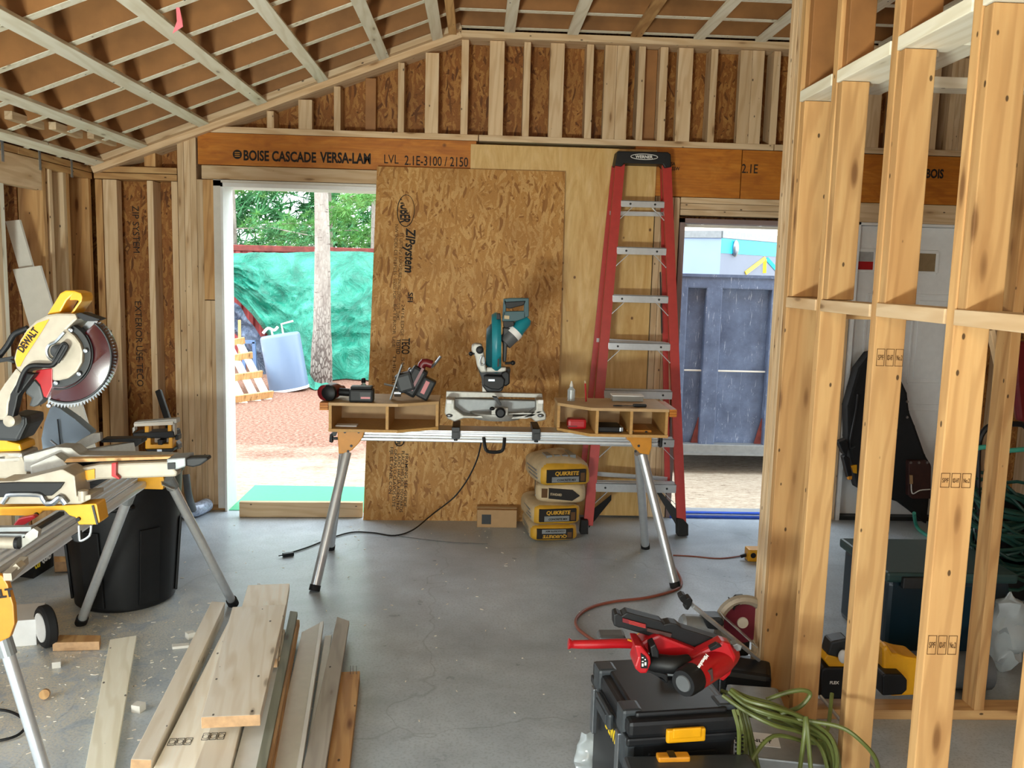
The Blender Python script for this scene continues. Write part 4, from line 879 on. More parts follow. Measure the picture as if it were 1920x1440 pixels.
for qx in (105, 900):
    c = W(*Q(qx, 1110), 4.56); own(MB().ball(c, .018, .014, .010).obj('base_bolt', M['steel'], None, True), ms); c = W(*Q(qx, 990), 4.56); own(MB().box(c.x-.014, c.x+.014, c.y-.008, c.y+.01, c.z-.010, c.z+.010, .003).obj('stop_lever', M['white'], None), ms)
mobj([(345, 680), (420, 700), (640, 700), (632, 760), (560, 905), (390, 905), (385, 790)], 4.72, .09, 'tower', 'dark', .008)
mobj([(300, 500), (330, 482), (385, 490), (405, 560), (425, 700), (440, 735), (380, 740), (345, 680), (330, 600), (296, 545)], 4.66, .07, 'bevel_arm', 'cast', .008)
mobj([(392, 850), (432, 905), (392, 905)], 4.70, .02, 'bevel_scale', 'cast', .002)
c = W(*Q(370, 542), 4.64); own(MB().rev(c, (0, 1, 0), [(0, .012), (.004, .020), (.03, .021)], 16).obj('slide_knob', M['black'], None, True), ms)
b = MB(); b.tube([W(*Q(385, 590), 4.645), W(*Q(372, 640), 4.645), W(*Q(385, 670), 4.645), W(*Q(408, 655), 4.645), W(*Q(405, 600), 4.645)], .005, 8, 3); own(b.obj('guide_rail', M['alu'], None, True), ms)
b = MB(); b.ball(W(*Q(292, 572), 4.66), .012); b.cyl(W(*Q(292, 572), 4.66), W(*Q(325, 572), 4.66), .004); b.ball(W(*Q(658, 652), 4.66), .013); b.cyl(W(*Q(658, 652), 4.66), W(*Q(590, 655), 4.66), .007); own(b.obj('adjuster_knob', M['black'], None, True), ms)
mobj([(400, 772), (420, 765), (560, 770), (590, 800), (580, 860), (540, 890), (470, 885), (402, 850)], 4.66, .07, 'front_cover', 'black', .008)
mobj([(560, 742), (600, 720), (632, 745), (632, 835), (600, 858), (565, 850)], 4.68, .08, 'side_cover', 'black', .008)
mobj([(445, 795), (500, 795), (500, 812), (445, 812)], 4.656, .004, 'badge', 'steel', 0)
mobj([(430, 690), (600, 690), (600, 725), (560, 735), (430, 735)], 4.65, .06, 'hinge', 'cast', .006)
# blade guard: disc seen edge-on, thickness across the picture, long in depth
b = MB(); ca = W(*Q(516, 478), 4.72); n = 26
prof = [(.0, .0), (.0, .135), (.018, .146), (.030, .146), (.048, .134), (.048, .0)]
prof = [(d, r*1.0) for d, r in prof]
b.T = Matrix.Translation(ca) @ Matrix.Diagonal((1, 1, 1.12, 1)) @ Matrix.Rotation(-.03, 4, 'Y')
b.rev((-.026, 0, 0), (1, 0, 0), prof, 36); own(b.obj('blade_guard', M['teal'], None, True), ms)
b = MB(); b.T = Matrix.Translation(ca) @ Matrix.Diagonal((1, 1, 1.10, 1)); b.rev((-.056, .0, -.02), (1, 0, 0), [(0, .0), (0, .088), (.02, .11), (.036, .118), (.036, 0)], 30); own(b.obj('inner_guard', M['dteal'], None, True), ms)
b = MB(); poly(b, [Q(525, 620), Q(540, 615), Q(540, 680), Q(522, 690)], 4.55, .01); own(b.obj('guard_slot', M['black'], None), ms)
mobj([(520, 225), (548, 220), (552, 275), (515, 275)], 4.62, .04, 'guard_clip', 'black', .003)
b = MB(); 
for seg in ([(577, 95), (640, 88), (797, 88), (797, 125), (640, 135), (585, 150)], [(577, 95), (600, 110), (597, 215), (565, 300)], [(797, 100), (797, 250), (752, 262), (758, 110)], [(572, 205), (765, 200), (768, 262), (690, 290), (600, 290), (566, 290)]): poly(b, [Q(*p) for p in seg], 4.64, .04, .003)
own(b.obj('handle', M['dteal'], None), ms)
mobj([(590, 122), (770, 112), (752, 150), (690, 165), (640, 180), (600, 175)], 4.632, .055, 'handle_grip', 'black', .004)
mobj([(583, 238), (628, 242), (626, 272), (583, 268)], 4.635, .004, 'warning_label', 'paper', 0)
mobj([(575, 285), (668, 290), (672, 330), (600, 350), (575, 340)], 4.64, .06, 'neck', 'black', .004)
b = MB(); p0, p1 = W(*Q(585, 480), 4.67), W(*Q(775, 275), 4.70); d = p1-p0; L = d.length
b.rev(p0, d, [(0, .040), (L*.34, .044)], 20); own(b.obj('motor', M['mgrey'], None, True), ms)
own(MB().rev(p0, d, [(L*.34, .046), (L*.52, .046)], 20).obj('motor_band', M['white'], None, True), ms)
own(MB().rev(p0, d, [(L*.52, .045), (L*.62, .040), (L*.95, .036), (L*1.05, .026), (L*1.06, .0)], 20).obj('motor_end', M['teal'], None, True), ms)
mobj([(572, 345), (640, 350), (610, 500), (600, 640), (572, 650)], 4.65, .08, 'gear_case', 'dark', .006)
# ---- bags of concrete mix
def bag(name, label, x, y, z, w, L, h, rz, mat, seed, front=True, squash=0):
    t = thing(name, label, 'bag', (x, y, z), rz, 'stacked cement bags')
    b = MB(); N = 26
    def sp(v, e): return math.copysign(abs(v)**e, v)
    nu, nv = 40, 22; vs_ = []
    for j in range(nv+1):
        ph = -math.pi/2+math.pi*j/nv
        for i in range(nu):
            th = 2*math.pi*i/nu; cx = sp(math.cos(ph), .38)
            p = V((w/2*cx*sp(math.cos(th), .35), L/2*cx*sp(math.sin(th), .28), h/2*sp(math.sin(ph), .48)))
            nz_ = noise.fractal(V((p.x*11+seed, p.y*11, p.z*14)), 1, 2, 4)
            p *= 1+.035*nz_
            p.z += .012*noise.noise(V((p.x*7, p.y*7, seed)))*(1 if p.z > 0 else .2)
            if p.z > 0: p.z += squash*max(0, 1-(2*p.x/w)**2)*max(0, 1-(2*p.y/L)**2)
            vs_.append(p+V((0, L/2, h/2)))
    fs = [(j*nu+i, j*nu+(i+1) % nu, (j+1)*nu+(i+1) % nu, (j+1)*nu+i) for j in range(nv) for i in range(nu)]
    b.add(vs_, fs)
    if mat == 'bagy': b.m = [1 if sum(b.v[i].y for i in f)/len(f) < .035 else 0 for f in b.f]
    b.obj('sack', [M['paper'], M['bagy']], t, 70)
    e = MB()
    for k in range(3): e.box(-w*.503, -w*.47, .06+.012*k, .25+.03*k, h*(.30+.15*k), h*(.37+.15*k))
    e.obj('side_print', M['greysteel'], t); e = MB()
    for k in range(4): e.box(-.10+.05*k, -.065+.05*k, .09, .20+.02*k, h*.90, h*.995+(squash*.8 if squash else 0))
    if squash: e.obj('top_print', M['greysteel'], t)
    return t
def baglabel(t, w, h, flip=False, mix='CONCRETE MIX', y=-.009):
    x0, x1, z0, z1 = -w*.36, w*.36, h*.22, h*.78
    s_ = -1 if flip else 1; zc_ = (z0+z1)/2; R = V((s_, 0, 0)); U = V((0, 0, s_))
    lb = MB().box(x0, x1, y, y+.02, z0, z1, .001).obj('label', M['ink'], t)
    MB().box(x0+.03, x1-.045, y-.0005, y, min(zc_-s_*.003, zc_-s_*(z1-z0)*.46), max(zc_-s_*.003, zc_-s_*(z1-z0)*.46)).obj('label_band', M['greysteel'], lb)
    c = V((0, y-.001, zc_)); hh = (z1-z0)
    text('lettering', 'QUIKRETE', hh*.28, M['bagy'], lb, c-R*.075+U*hh*.10, R, U, .05, .15, width=.15)
    text('lettering', mix, hh*.15, M['ink'], lb, c-R*.060-U*hh*.36, R, U, .05, .15, width=.12)
    MB().box(x1-.035, x1-.008, y-.0006, y, z0+.008, z1-.02).obj('label_block', M['inkbrown'], lb)
bx = .505
t = bag('cement_bag', 'yellow-ended concrete bag at the bottom of the stack, its print upside down', bx-.005, 5.20, 0, .30, .40, .112, .10, 'bagy', 1); baglabel(t, .31, .112, True)
t = bag('cement_bag', 'yellow-ended concrete bag third from the top of the stack', bx+.008, 5.19, .106, .31, .40, .132, .16, 'bagy', 2); baglabel(t, .32, .138)
t = bag('cement_bag', 'plain tan paper bag between the yellow-ended bags, second from the top', bx+.025, 5.21, .232, .31, .44, .130, -.05, 'paper', 3)
lb = MB().prism([(-.075, -.004, .040), (.07, -.004, .030), (.115, -.004, .062), (.07, -.004, .098), (-.075, -.004, .104)], (0, .012, 0)).obj('label', M['ink'], t); text('lettering', 'STANDARD', .014, M['paper'], lb, (-.065, -.0045, .062), (1, 0, -.05), (0, 0, 1), .03, width=.07); MB().box(-.118, -.082, -.004, .002, .045, .10).obj('label_block', M['inkbrown'], t)
t = bag('cement_bag', 'yellow-ended concrete bag on top of the stack', bx+.05, 5.17, .354, .33, .42, .140, .20, 'bagy', 4, squash=.05); baglabel(t, .34, .14)
# ---- cardboard box beside the bags
t = thing('cardboard_box', 'small closed cardboard box on the floor beside the cement bags', 'box', (.15, 5.50, 0)); 
MB().box(-.125, .13, 0, .13, 0, .115, .003).obj('carton', M['card'], t); MB().box(-.095, -.035, -.0015, .0, .022, .085).obj('label', M['dark'], t); MB().box(-.127, .132, .045, .085, .115, .1165).obj('tape', M['paper'], t)
# ---- power cord
b = MB(); cp = [W(903, 826, 4.78), W(895, 860, 4.83), W(880, 893, 4.93), W(862, 920, 5.08), W(845, 938, 5.18), G(810, 965, .06), G(775, 993, .012), G(740, 1004, .006), G(700, 999, .006), G(660, 998, .006), G(620, 1009, .006), G(580, 1025, .006), G(540, 1038, .006)]
b.tube(cp, .0045, 8, 6); t = thing('power_cord', 'black power cord running from under the teal miter saw across the floor', 'cord', G(700, 999)); own(b.obj('cable', M['black'], None, True), t)
c = G(530, 1041, .012); own(MB().bar(c, c+V((.055, .03, 0)), .026, .02, (0, 0, 1), .004).cyl(c, c+V((-.02, -.012, 0)), .003).obj('plug', M['black'], None), t)
b = MB().tube([G(740, 1004, .004), G(800, 1012, .004), G(850, 1017, .004), G(915, 1020, .004)], .002, 6, 5); tag(b.obj('thin_wire', M['mgrey']), 'thin grey wire lying on the floor in front of the cardboard box', 'wire')
# ================================================================ left side: big miter saw on its stand
def WO(o, par): return own(o, par)
bs = thing('miter_saw', 'large yellow and grey miter saw with raised dark red blade guard', 'miter saw', (-1.3, 2.6, .82))
def A8(x, y): return (x/8, 540+y/8)
def B8(x, y): return (x/8, 700+y/8)
def C8(x, y): return (x/8, 880+y/8)
def D4(x, y): return (x/4, 780+y/4)
def so(pts, f, y, d, n, m, bev=.003, sm=False, par=None):
    b = MB(); b.prism([W(*f(*p), y) for p in pts], (0, d, 0), bev); return own(b.obj(n, m if not isinstance(m, str) else M[m], None, sm), bs)
YS = 2.60
M['castb'] = plain('warm_grey_casting', '#a59c8c', .5, .25, .08, 30); M['wine'] = plain('smoked_red_guard', '#3c1217', .18, 0, .15, 8, spec=.7)
C0 = W(*A8(870, 1000), YS); k8 = YS/FPX/8*1.0
def arcpts(r, a0, a1, n, y, cx=870, cy=1000): return [W(*A8(cx+r*math.cos(a0+(a1-a0)*i/n), cy+r*math.sin(a0+(a1-a0)*i/n)), y) for i in range(n+1)]
# blade with teeth
b = MB(); n = 44; pts = []
for i in range(n):
    a = -1.02+3.05*i/n; pts.append(W(*A8(1000+752*math.cos(a), 1050+752*math.sin(a)), YS+.045)) ; a += 3.05/n*.4; pts.append(W(*A8(1000+694*math.cos(a), 1050+694*math.sin(a)), YS+.045))
bl = pts[:]+[W(*A8(870, 1000), YS+.045)]; b.prism([p for p in bl], (0, .004, 0)); own(b.obj('blade', M['steel'], None), bs)
# lower guard (sector), ring, cast housing
b = MB(); b.prism(arcpts(668, -.90, 1.95, 44, YS+.02, 1000, 1050)+arcpts(420, 1.80, -.68, 24, YS+.02), (0, .055, 0), .006); own(b.obj('lower_guard', M['wine'], None, True), bs)
b = MB(); b.tube(arcpts(668, -.90, 1.95, 44, YS+.018, 1000, 1050), .003, 6); b.tube(arcpts(520, -.6, 1.7, 30, YS+.016), .0022, 6); own(b.obj('guard_rim', M['dark'], None, True), bs)
b = MB(); b.prism(arcpts(490, -1.1, 1.75, 30, YS+.005)+arcpts(370, 1.75, -1.1, 30, YS+.005), (0, .03, 0), .002); own(b.obj('guard_ring', M['dark'], None), bs)
so([(205, 1060), (235, 940), (300, 780), (400, 620), (540, 490), (700, 405), (850, 380), (1130, 385), (1160, 470), (1080, 540), (1000, 620), (1120, 720), (1200, 830), (1240, 960), (1230, 1120), (1150, 1260), (1020, 1360), (880, 1392), (780, 1390), (780, 1210), (640, 1180), (450, 1190), (330, 1290), (240, 1200)], A8, YS-.01, .12, 'upper_housing', 'castb', .006)
so([(240, 1200), (330, 1290), (130, 1720), (120, 1900), (60, 1985), (-160, 1990), (-160, 1780), (60, 1440)], A8, YS+.0, .07, 'saw_arm', 'castb', .006)
so([(735, 470), (560, 525), (400, 655), (285, 850), (242, 1000), (232, 1100), (258, 1180), (300, 1178), (372, 1042), (630, 645)], A8, YS-.012, .004, 'label', 'yellow', 0)
p = W(*A8(352, 985), YS-.013); q = W(*A8(600, 650), YS-.013); r_ = (q-p); u_ = V((-r_.z, 0, r_.x)).normalized(); u_ = u_ if u_.x < 0 else -u_
text('lettering', 'DEWALT', .022, M['ink'], bs, (0, 0, 0), (1, 0, 0), (0, 0, 1), .05)
o = bpy.data.objects[[x.name for x in bs.children if x.name.startswith('lettering')][-1]]; bpy.data.objects.remove(o)
own(text('lettering', 'DEWALT', .0195, M['ink'], None, p+u_*.003, r_, u_, .06, width=r_.length*.98), bs)
for pts in ([(700, 402), (900, 80), (985, 35), (1120, 42), (1158, 68), (1060, 130), (1000, 190), (895, 378)], [(1100, 40), (1210, 75), (1234, 130), (1225, 200), (1095, 380), (1050, 385), (1180, 200), (1150, 180), (1040, 185), (1060, 110)]):
    so(pts, A8, YS+.01, .075, 'carry_handle', 'yellow', .005)
so([(1130, 388), (1205, 368), (1480, 460), (1500, 470), (1420, 500), (1270, 497), (1145, 425)], A8, YS-.004, .05, 'guard_nose', 'black', .004)
so([(500, 1330), (545, 1235), (785, 1205), (785, 1480), (700, 1652), (655, 1630), (600, 1450)], A8, YS+.02, .02, 'blade_plate', 'red', .002)
b = MB(); b.tube([W(*A8(*p), YS-.03) for p in ((250, 1560), (330, 1330), (410, 1200), (520, 1160), (740, 1165), (820, 1130), (900, 1010), (990, 850))], .0072, 10, 4); b.tube([W(*A8(*p), YS-.032) for p in ((800, 1080), (905, 880), (960, 825), (1005, 860), (990, 920), (870, 1120))], .0042, 8, 4); own(b.obj('guard_link', M['black'], None, True), bs)
so([(340, 1270), (520, 1290), (270, 1620), (240, 1770), (190, 1960), (110, 2010), (100, 1950), (150, 1590)], A8, YS-.015, .03, 'pivot_link', 'black', .004)
b = MB(); b.tube([W(*A8(*p), YS-.018) for p in ((965, 665), (840, 800), (735, 860), (700, 950), (730, 1040), (800, 1090))], .0042, 8, 4); own(b.obj('work_light_bracket', M['steel'], None, True), bs)
own(MB().rev(W(*A8(840, 950), YS-.03), (0, 1, 0), [(0, .014), (.004, .019), (.03, .019)], 20).obj('arbor_cap', M['dark'], None, True), bs)
for p in ((1062, 632), (1283, 940), (1186, 1288), (840, 1425), (733, 1765), (800, 1105)):
    c = W(*A8(*p), YS-.004); own(MB().rev(c, (0, 1, 0), [(-.004, .003), (-.003, .006), (.006, .006)], 12).obj('bolt', M['steel'], None, True), bs)
b = MB(); b.tube([W(*A8(*p), YS+.10) for p in ((420, 600), (330, 640), (210, 700), (120, 850), (0, 1010), (-200, 1290))], .009, 10, 4); own(b.obj('operating_handle', M['black'], None, True), bs)
b = MB(); b.tube([W(*A8(*p), YS+.06) for p in ((210, 1040), (100, 1060), (-150, 1090))], .0045, 8, 3); b.tube([W(*A8(*p), YS+.06) for p in ((210, 1110), (100, 1080), (-150, 1130))], .0045, 8, 3); own(b.obj('cable', M['dark'], None, True), bs)
so([(370, 1520), (500, 1370), (600, 1480), (650, 1660), (570, 1750), (500, 1790), (425, 1770), (470, 1650), (380, 1590)], A8, YS+.03, .05, 'trigger_handle', 'mgrey', .006)
so([(-180, 1980), (60, 1980), (120, 1900), (400, 1930), (400, 2060), (250, 2310), (-180, 2290)], A8, YS+.02, .11, 'motor_housing', 'dark', .010)
so([(350, 1930), (400, 1940), (405, 2040), (290, 2290), (230, 2280), (350, 2050)], A8, YS+.012, .03, 'bevel_grip', 'black', .004)
so([(-180, 2285), (60, 2240), (110, 2300), (300, 2340), (322, 2450), (-180, 2465)], A8, YS+.03, .09, 'bevel_housing', 'yellow', .006)
own(MB().rev(W(*A8(125, 2002), YS-.02), (0, 1, 0), [(0, .008), (.003, .017), (.04, .018)], 16).obj('pivot_bolt', M['castb'], None, True), bs)
so([(-180, 1190), (330, 1190), (345, 1330), (260, 1370), (-180, 1370)], B8, YS+.02, .10, 'turret', 'cast', .01)
# base, table and fences
so([(430, 1180), (1050, 1100), (1230, 980), (1380, 900), (1500, 892), (1510, 1010), (1250, 1130), (1020, 1280), (900, 1240), (850, 1210), (545, 1340), (480, 1400), (350, 1320)], B8, 2.80, .02, 'rear_fence', 'cast', .003)
so([(600, 260), (1010, 195), (1020, 300), (690, 302)], D4, 2.86, .03, 'fence', 'cast', .004)
so([(755, 172), (1065, 168), (1062, 200), (1010, 235), (1002, 196), (757, 200)], D4, 2.84, .05, 'fence_insert', 'black', .003)
so([(170, 300), (420, 232), (530, 237), (600, 292), (1080, 298), (1290, 306), (1290, 345), (500, 352), (300, 420), (180, 420)], D4, 2.60, .07, 'turntable', 'cast', .006)
so([(500, 322), (1280, 304), (1285, 322), (480, 350)], D4, 2.55, .03, 'sacrificial_strip', 'studwarm', .001)
so([(220, 372), (410, 288), (470, 330), (560, 420), (560, 470), (230, 470)], D4, 2.56, .05, 'table_hub', 'cast', .006)
so([(-60, 272), (130, 290), (165, 300), (200, 400), (200, 470), (-60, 470)], D4, 2.62, .05, 'base_column', 'castb', .006)
so([(560, 400), (750, 362), (1250, 343), (1330, 420), (1320, 456), (870, 472), (740, 478), (570, 520)], D4, 2.53, .045, 'miter_arm', 'castb', .006)
so([(630, 412), (708, 397), (710, 470), (655, 482), (640, 470)], D4, 2.525, .004, 'warning_label', 'yellow', 0)
so([(835, 355), (870, 350), (868, 440), (896, 466), (893, 478), (835, 452)], D4, 2.515, .016, 'detent_lever', 'red', .002)
so([(1250, 322), (1390, 312), (1392, 380), (1330, 402), (1250, 402)], D4, 2.51, .08, 'lock_block', 'greysteel', .004)
so([(1255, 355), (1310, 352), (1312, 398), (1258, 402)], D4, 2.505, .006, 'lock_slot', 'black', 0)
so([(1388, 318), (1440, 312), (1550, 309), (1560, 330), (1500, 372), (1445, 386), (1392, 376)], D4, 2.52, .04, 'lock_handle', 'black', .006)
so([(-20, 490), (110, 487), (450, 402), (470, 400), (560, 450), (575, 602), (680, 590), (680, 625), (600, 662), (-20, 662)], D4, 2.46, .09, 'base', 'castb', .008)
so([(-20, 505), (120, 500), (480, 500), (450, 545), (385, 600), (320, 600), (300, 575), (80, 575), (40, 610), (-20, 612)], D4, 2.452, .02, 'base_recess', 'black', .003)
b = MB(); b.tube([W(*D4(*p), 2.45) for p in ((20, 655), (50, 610), (80, 590), (290, 592), (320, 620), (345, 655))], .007, 8, 3); b.tube([W(*D4(*p), 2.45) for p in ((345, 655), (400, 650), (450, 612), (480, 640), (495, 660))], .009, 8, 3); own(b.obj('base_foot', M['steel'], None, True), bs)
own(MB().rev(W(*D4(625, 600), 2.47), (0, 0, 1), [(-.012, .014), (.016, .014), (.018, .009)], 14).obj('clamp_post', M['castb'], None, True), bs)
# dust hood
b = MB()
hp = [(92, 765), (100, 760), (113, 766), (140, 785), (172, 812), (150, 832), (128, 848), (79, 848), (76, 822), (82, 792)]
cc = W(112, 815, 2.95)
b.prism([W(*p, 2.95) for p in hp], (0, .05, 0), .016); own(b.obj('dust_hood', plain('grey_blue_fabric', '#6f7d8a', .6, 0, .08, 10), None, True), bs)
own(MB().bar(W(108, 786, 2.945), W(114, 842, 2.945), .003, .004, (0, 1, 0)).obj('hood_seam', M['black'], None), bs)
own(MB().cyl(W(95, 826, 2.93), W(110, 838, 2.93), .004).obj('hood_rod', M['steel'], None), bs)
# ---- its stand
M['alub'] = plain('mill_finish_aluminium', '#cfd4d8', .28, .25, .03, 40)
st = thing('saw_stand', 'aluminium saw stand with yellow brackets under the large yellow and grey miter saw', 'saw stand', (-1.27, 2.9, 0))
def stp(b, n, m, sm=False): return own(b.obj(n, M[m], None, sm), st)
N0, N1 = V((-1.40, 2.33, .735)), V((-1.435, 3.62, .735)); dN = (N1-N0).normalized(); sN = V((dN.y, -dN.x, 0))
b = MB(); b.bar(N0, N1, .115, .035, bev=.004)
for s_ in (-.045, -.015, .015, .045): b.bar(N0+sN*s_+V((0, 0, .019)), N1+sN*s_+V((0, 0, .019)), .012, .008)
b.bar(N0+sN*.075+V((0, 0, -.004)), N1+sN*.075+V((0, 0, -.004)), .035, .028, bev=.008); stp(b, 'beam', 'alub')
b = MB(); b.prism([W(*p, 2.47) for p in [C8(-200, 690), C8(-200, 570), C8(850, 547), C8(1430, 515), C8(1450, 530), C8(1500, 790), C8(1450, 830), C8(1180, 830), C8(1130, 720), C8(1040, 690), C8(960, 612), C8(640, 622), C8(560, 700)]], (0, .06, 0), .003); stp(b, 'mounting_bracket', 'yellow')
b = MB(); b.prism([W(*p, 2.465) for p in [C8(1370, 545), C8(1400, 540), C8(1470, 825), C8(1440, 825)]], (0, .006, 0)); stp(b, 'bracket_slot', 'dark')
b = MB(); 
for p in ((530, 685), (1165, 755)): b.rev(W(*C8(*p), 2.462), (0, 1, 0), [(0, .006), (.01, .006)], 10)
stp(b, 'bolt', 'black')
b = MB(); b.prism([W(258, 896, 3.58), W(306, 894, 3.58), W(308, 904, 3.58), W(305, 918, 3.58), W(268, 917, 3.58), W(256, 906, 3.58)], (0, .08, 0), .003); stp(b, 'end_bracket', 'yellow')
b = MB(); b.prism([W(-40, 1070, 2.30), W(4, 1080, 2.30), W(14, 1096, 2.30), W(25, 1135, 2.30), W(27, 1170, 2.30), W(18, 1195, 2.30), W(-5, 1206, 2.30), W(-40, 1206, 2.30)], (0, .018, 0), .003); eb = stp(b, 'end_bracket', 'orange')
own(text('lettering', 'WALT', .022, M['ink'], None, W(-38, 1126, 2.298), (1, 0, .15), (-.15, 0, 1), .06), st)
for p, q, r in ((W(316, 898, 3.60), G(437, 1131, .014), .020), (W(243, 925, 3.56), G(152, 1166, .014), .020), (W(6, 1196, 2.34), G(128, 1590, .014), .017), (W(-60, 1180, 2.34), G(-150, 1500, .014), .017)):
    b = MB(); b.cyl(p, q, r, n=18); stp(b, 'leg', 'alu', True)
    d = (q-p).normalized(); stp(MB().cyl(q-d*.03, q+d*.008, r+.006, n=16), 'rubber_foot', 'rubber')
    stp(MB().cyl(p-d*.01, p+d*.05, r+.005, n=16), 'leg_socket', 'greysteel')
b = MB(); b.bar(W(303, 905, 3.57), W(327, 916, 3.6), .004, .035, (0, 1, 0)); stp(b, 'leg_hinge', 'cast')
# extension rollers on the near end
b = MB(); b.cyl(W(-40, 1017, 2.33), W(30, 1018, 2.33), .0155, n=18); stp(b, 'roller', 'castb', True)
stp(MB().cyl(W(30, 1018, 2.33), W(37, 1018, 2.33), .0165, n=18), 'roller_cap', 'black')
b = MB(); b.bar(W(-40, 992, 2.36), W(62, 990, 2.36), .02, .012); b.bar(W(-40, 1002, 2.35), W(50, 1003, 2.35), .02, .010); stp(b, 'extension_rail', 'greysteel')
b = MB(); b.prism([W(38, 1030, 2.34), W(40, 1008, 2.34), W(62, 990, 2.34), W(72, 996, 2.34), W(70, 1008, 2.34)], (0, .02, 0), .002); stp(b, 'roller_plate', 'cast')
b = MB(); b.bar(W(66, 992, 2.40), W(116, 962, 2.55), .015, .01); stp(b, 'link_rod', 'dark')
b = MB(); b.prism([W(24, 985, 2.42), W(34, 972, 2.42), W(62, 966, 2.42), W(68, 970, 2.42), W(46, 984, 2.42), W(28, 988, 2.42)], (0, .02, 0), .004); stp(b, 'release_lever', 'red')
b = MB(); b.bar(W(14, 1082, 2.2), W(46, 1050, 2.3), .02, .02); b.bar(W(30, 1058, 2.25), W(38, 1066, 2.25), .03, .02); stp(b, 'height_stop', 'castb')
b = MB(); b.tube([W(148, 985, 2.60), W(149, 1008, 2.60), W(152, 1014, 2.60), W(168, 1004, 2.60), W(171, 985, 2.60)], .0035, 8, 3); stp(b, 'grab_handle', 'alu', True)
b = MB(); b.prism([W(132, 1006, 2.63), W(146, 998, 2.63), W(149, 1018, 2.63), W(138, 1016, 2.63)], (0, .03, 0), .004); stp(b, 'rail_cap', 'black')
# ---- transport wheel and white block
whl = thing('wheel', 'black tyre with white spoked hub standing on the floor at the left', 'wheel', G(88, 1213)); cx = V((.0, .0, .092)); ax = V((.72, .69, 0))
b = MB(); b.rev(cx-ax*.022, ax, [(0, .062), (.0, .082), (.008, .090), (.036, .090), (.044, .082), (.044, .062)], 32); b.obj('tyre', M['rubber'], whl, True)
b = MB(); b.rev(cx-ax*.024, ax, [(0, .052), (-.002, .062), (.048, .064), (.048, .056), (.020, .050), (.012, .050)], 32)
for k in range(5):
    a = 6.283*k/5; d = V((0, 0, 1)) @ Matrix.Rotation(a, 3, ax); b.bar(cx-ax*.012, cx-ax*.012+d*.060, .016, .006, ax)
b.rev(cx-ax*.02, ax, [(0, .014), (.03, .014)], 14); b.obj('hub', M['white'], whl)
t = thing('white_block', 'white painted timber block on the floor touching the wheel', 'block', G(42, 1212), .25); MB().box(-.16, .055, 0, .20, 0, .115, .003).obj('block', M['white'], t)
t = thing('axle_bracket', 'small black bracket on the floor beside the wheel', 'bracket', (-1.95, 3.86, 0)) if False else None
# ---- trash can
tc_ = thing('trash_can', 'large black plastic trash can under the far end of the left saw stand', 'trash can', (-1.70, 4.235, 0))
b = MB(); b.rev((0, 0, 0), (0, 0, 1), [(0, .215), (.01, .228), (.60, .272), (.63, .272), (.635, .285), (.66, .287), (.665, .278), (.66, .268), (.03, .222), (.025, .0)], 44); b.obj('body', M['black'], tc_, True)
b = MB()
for k in range(6): 
    a = k*1.047+.3; b.bar((math.cos(a)*.232, math.sin(a)*.232, .03), (math.cos(a)*.262, math.sin(a)*.262, .40), .10, .012, (math.cos(a), math.sin(a), 0), .004)
b.obj('moulded_rib', M['black'], tc_)
b = MB(); b.tube([(-.13, -.225, .52), (-.14, -.27, .52), (-.05, -.30, .515), (.05, -.30, .515), (.14, -.27, .52), (.13, -.225, .52)], .010, 8, 3); b.obj('grip', M['black'], tc_, True)
# ---- benchtop tool standing behind the saw, on the trash can
bt = thing('benchtop_planer', 'yellow and black portable tool with silver top bar, standing on the trash can', 'power tool', (-1.62, 4.17, .667))
def btp(pts, y, d, n, m, bev=.003): 
    b = MB(); b.prism([W(220+x/9.6, 740+z/9.6, y) for x, z in pts], (0, d, 0), bev); return own(b.obj(n, M[m], None), bt)
btp([(310, 490), (1060, 435), (1070, 510), (1030, 520), (1000, 480), (990, 480), (300, 575), (290, 530)], 4.08, .05, 'top_bar', 'cast')
btp([(300, 520), (1000, 478), (1000, 545), (300, 575)], 4.075, .02, 'rail_face', 'whitegrey', .001)
btp([(490, 570), (565, 565), (565, 690), (490, 695)], 4.08, .04, 'post', 'yellow'); btp([(905, 540), (970, 535), (970, 670), (905, 675)], 4.08, .04, 'post', 'yellow')
btp([(990, 500), (1030, 520), (1040, 740), (1000, 700)], 4.08, .03, 'side_plate', 'cast'); btp([(265, 600), (310, 570), (320, 640), (270, 700)], 4.08, .03, 'side_plate', 'cast')
btp([(265, 695), (1000, 660), (1030, 770), (900, 790), (280, 785)], 4.07, .10, 'deck', 'black', .006)
btp([(500, 780), (600, 780), (600, 900), (920, 890), (920, 775), (990, 770), (990, 975), (500, 980)], 4.07, .09, 'body_frame', 'yellow', .004)
btp([(595, 785), (925, 785), (925, 895), (595, 895)], 4.12, .03, 'opening', 'whitegrey', 0); btp([(715, 815), (820, 815), (810, 905), (730, 905)], 4.065, .06, 'depth_knob', 'black')
btp([(485, 985), (1020, 970), (1000, 1020), (930, 1055), (580, 1050)], 4.06, .11, 'base_plate', 'black', .006); btp([(705, 985), (805, 985), (805, 1035), (705, 1035)], 4.055, .01, 'latch', 'steel')
btp([(1030, 730), (1095, 730), (1095, 820), (1040, 820)], 4.09, .05, 'crank_knob', 'black'); btp([(1040, 820), (1100, 900), (1110, 980), (1000, 990)], 4.12, .05, 'dust_port', 'mgrey')
hs = MB().bar(W(297, 732, 4.42), W(316, 790, 4.36), .028, .028, (0, 1, 0), .006).bar(W(316, 790, 4.36), G(352, 960, .02)+V((0, -.3, 0)), .022, .022, (0, 1, 0)); tag(hs.obj('broom_handle', M['black']), 'black handle standing up behind the yellow benchtop tool', 'handle')
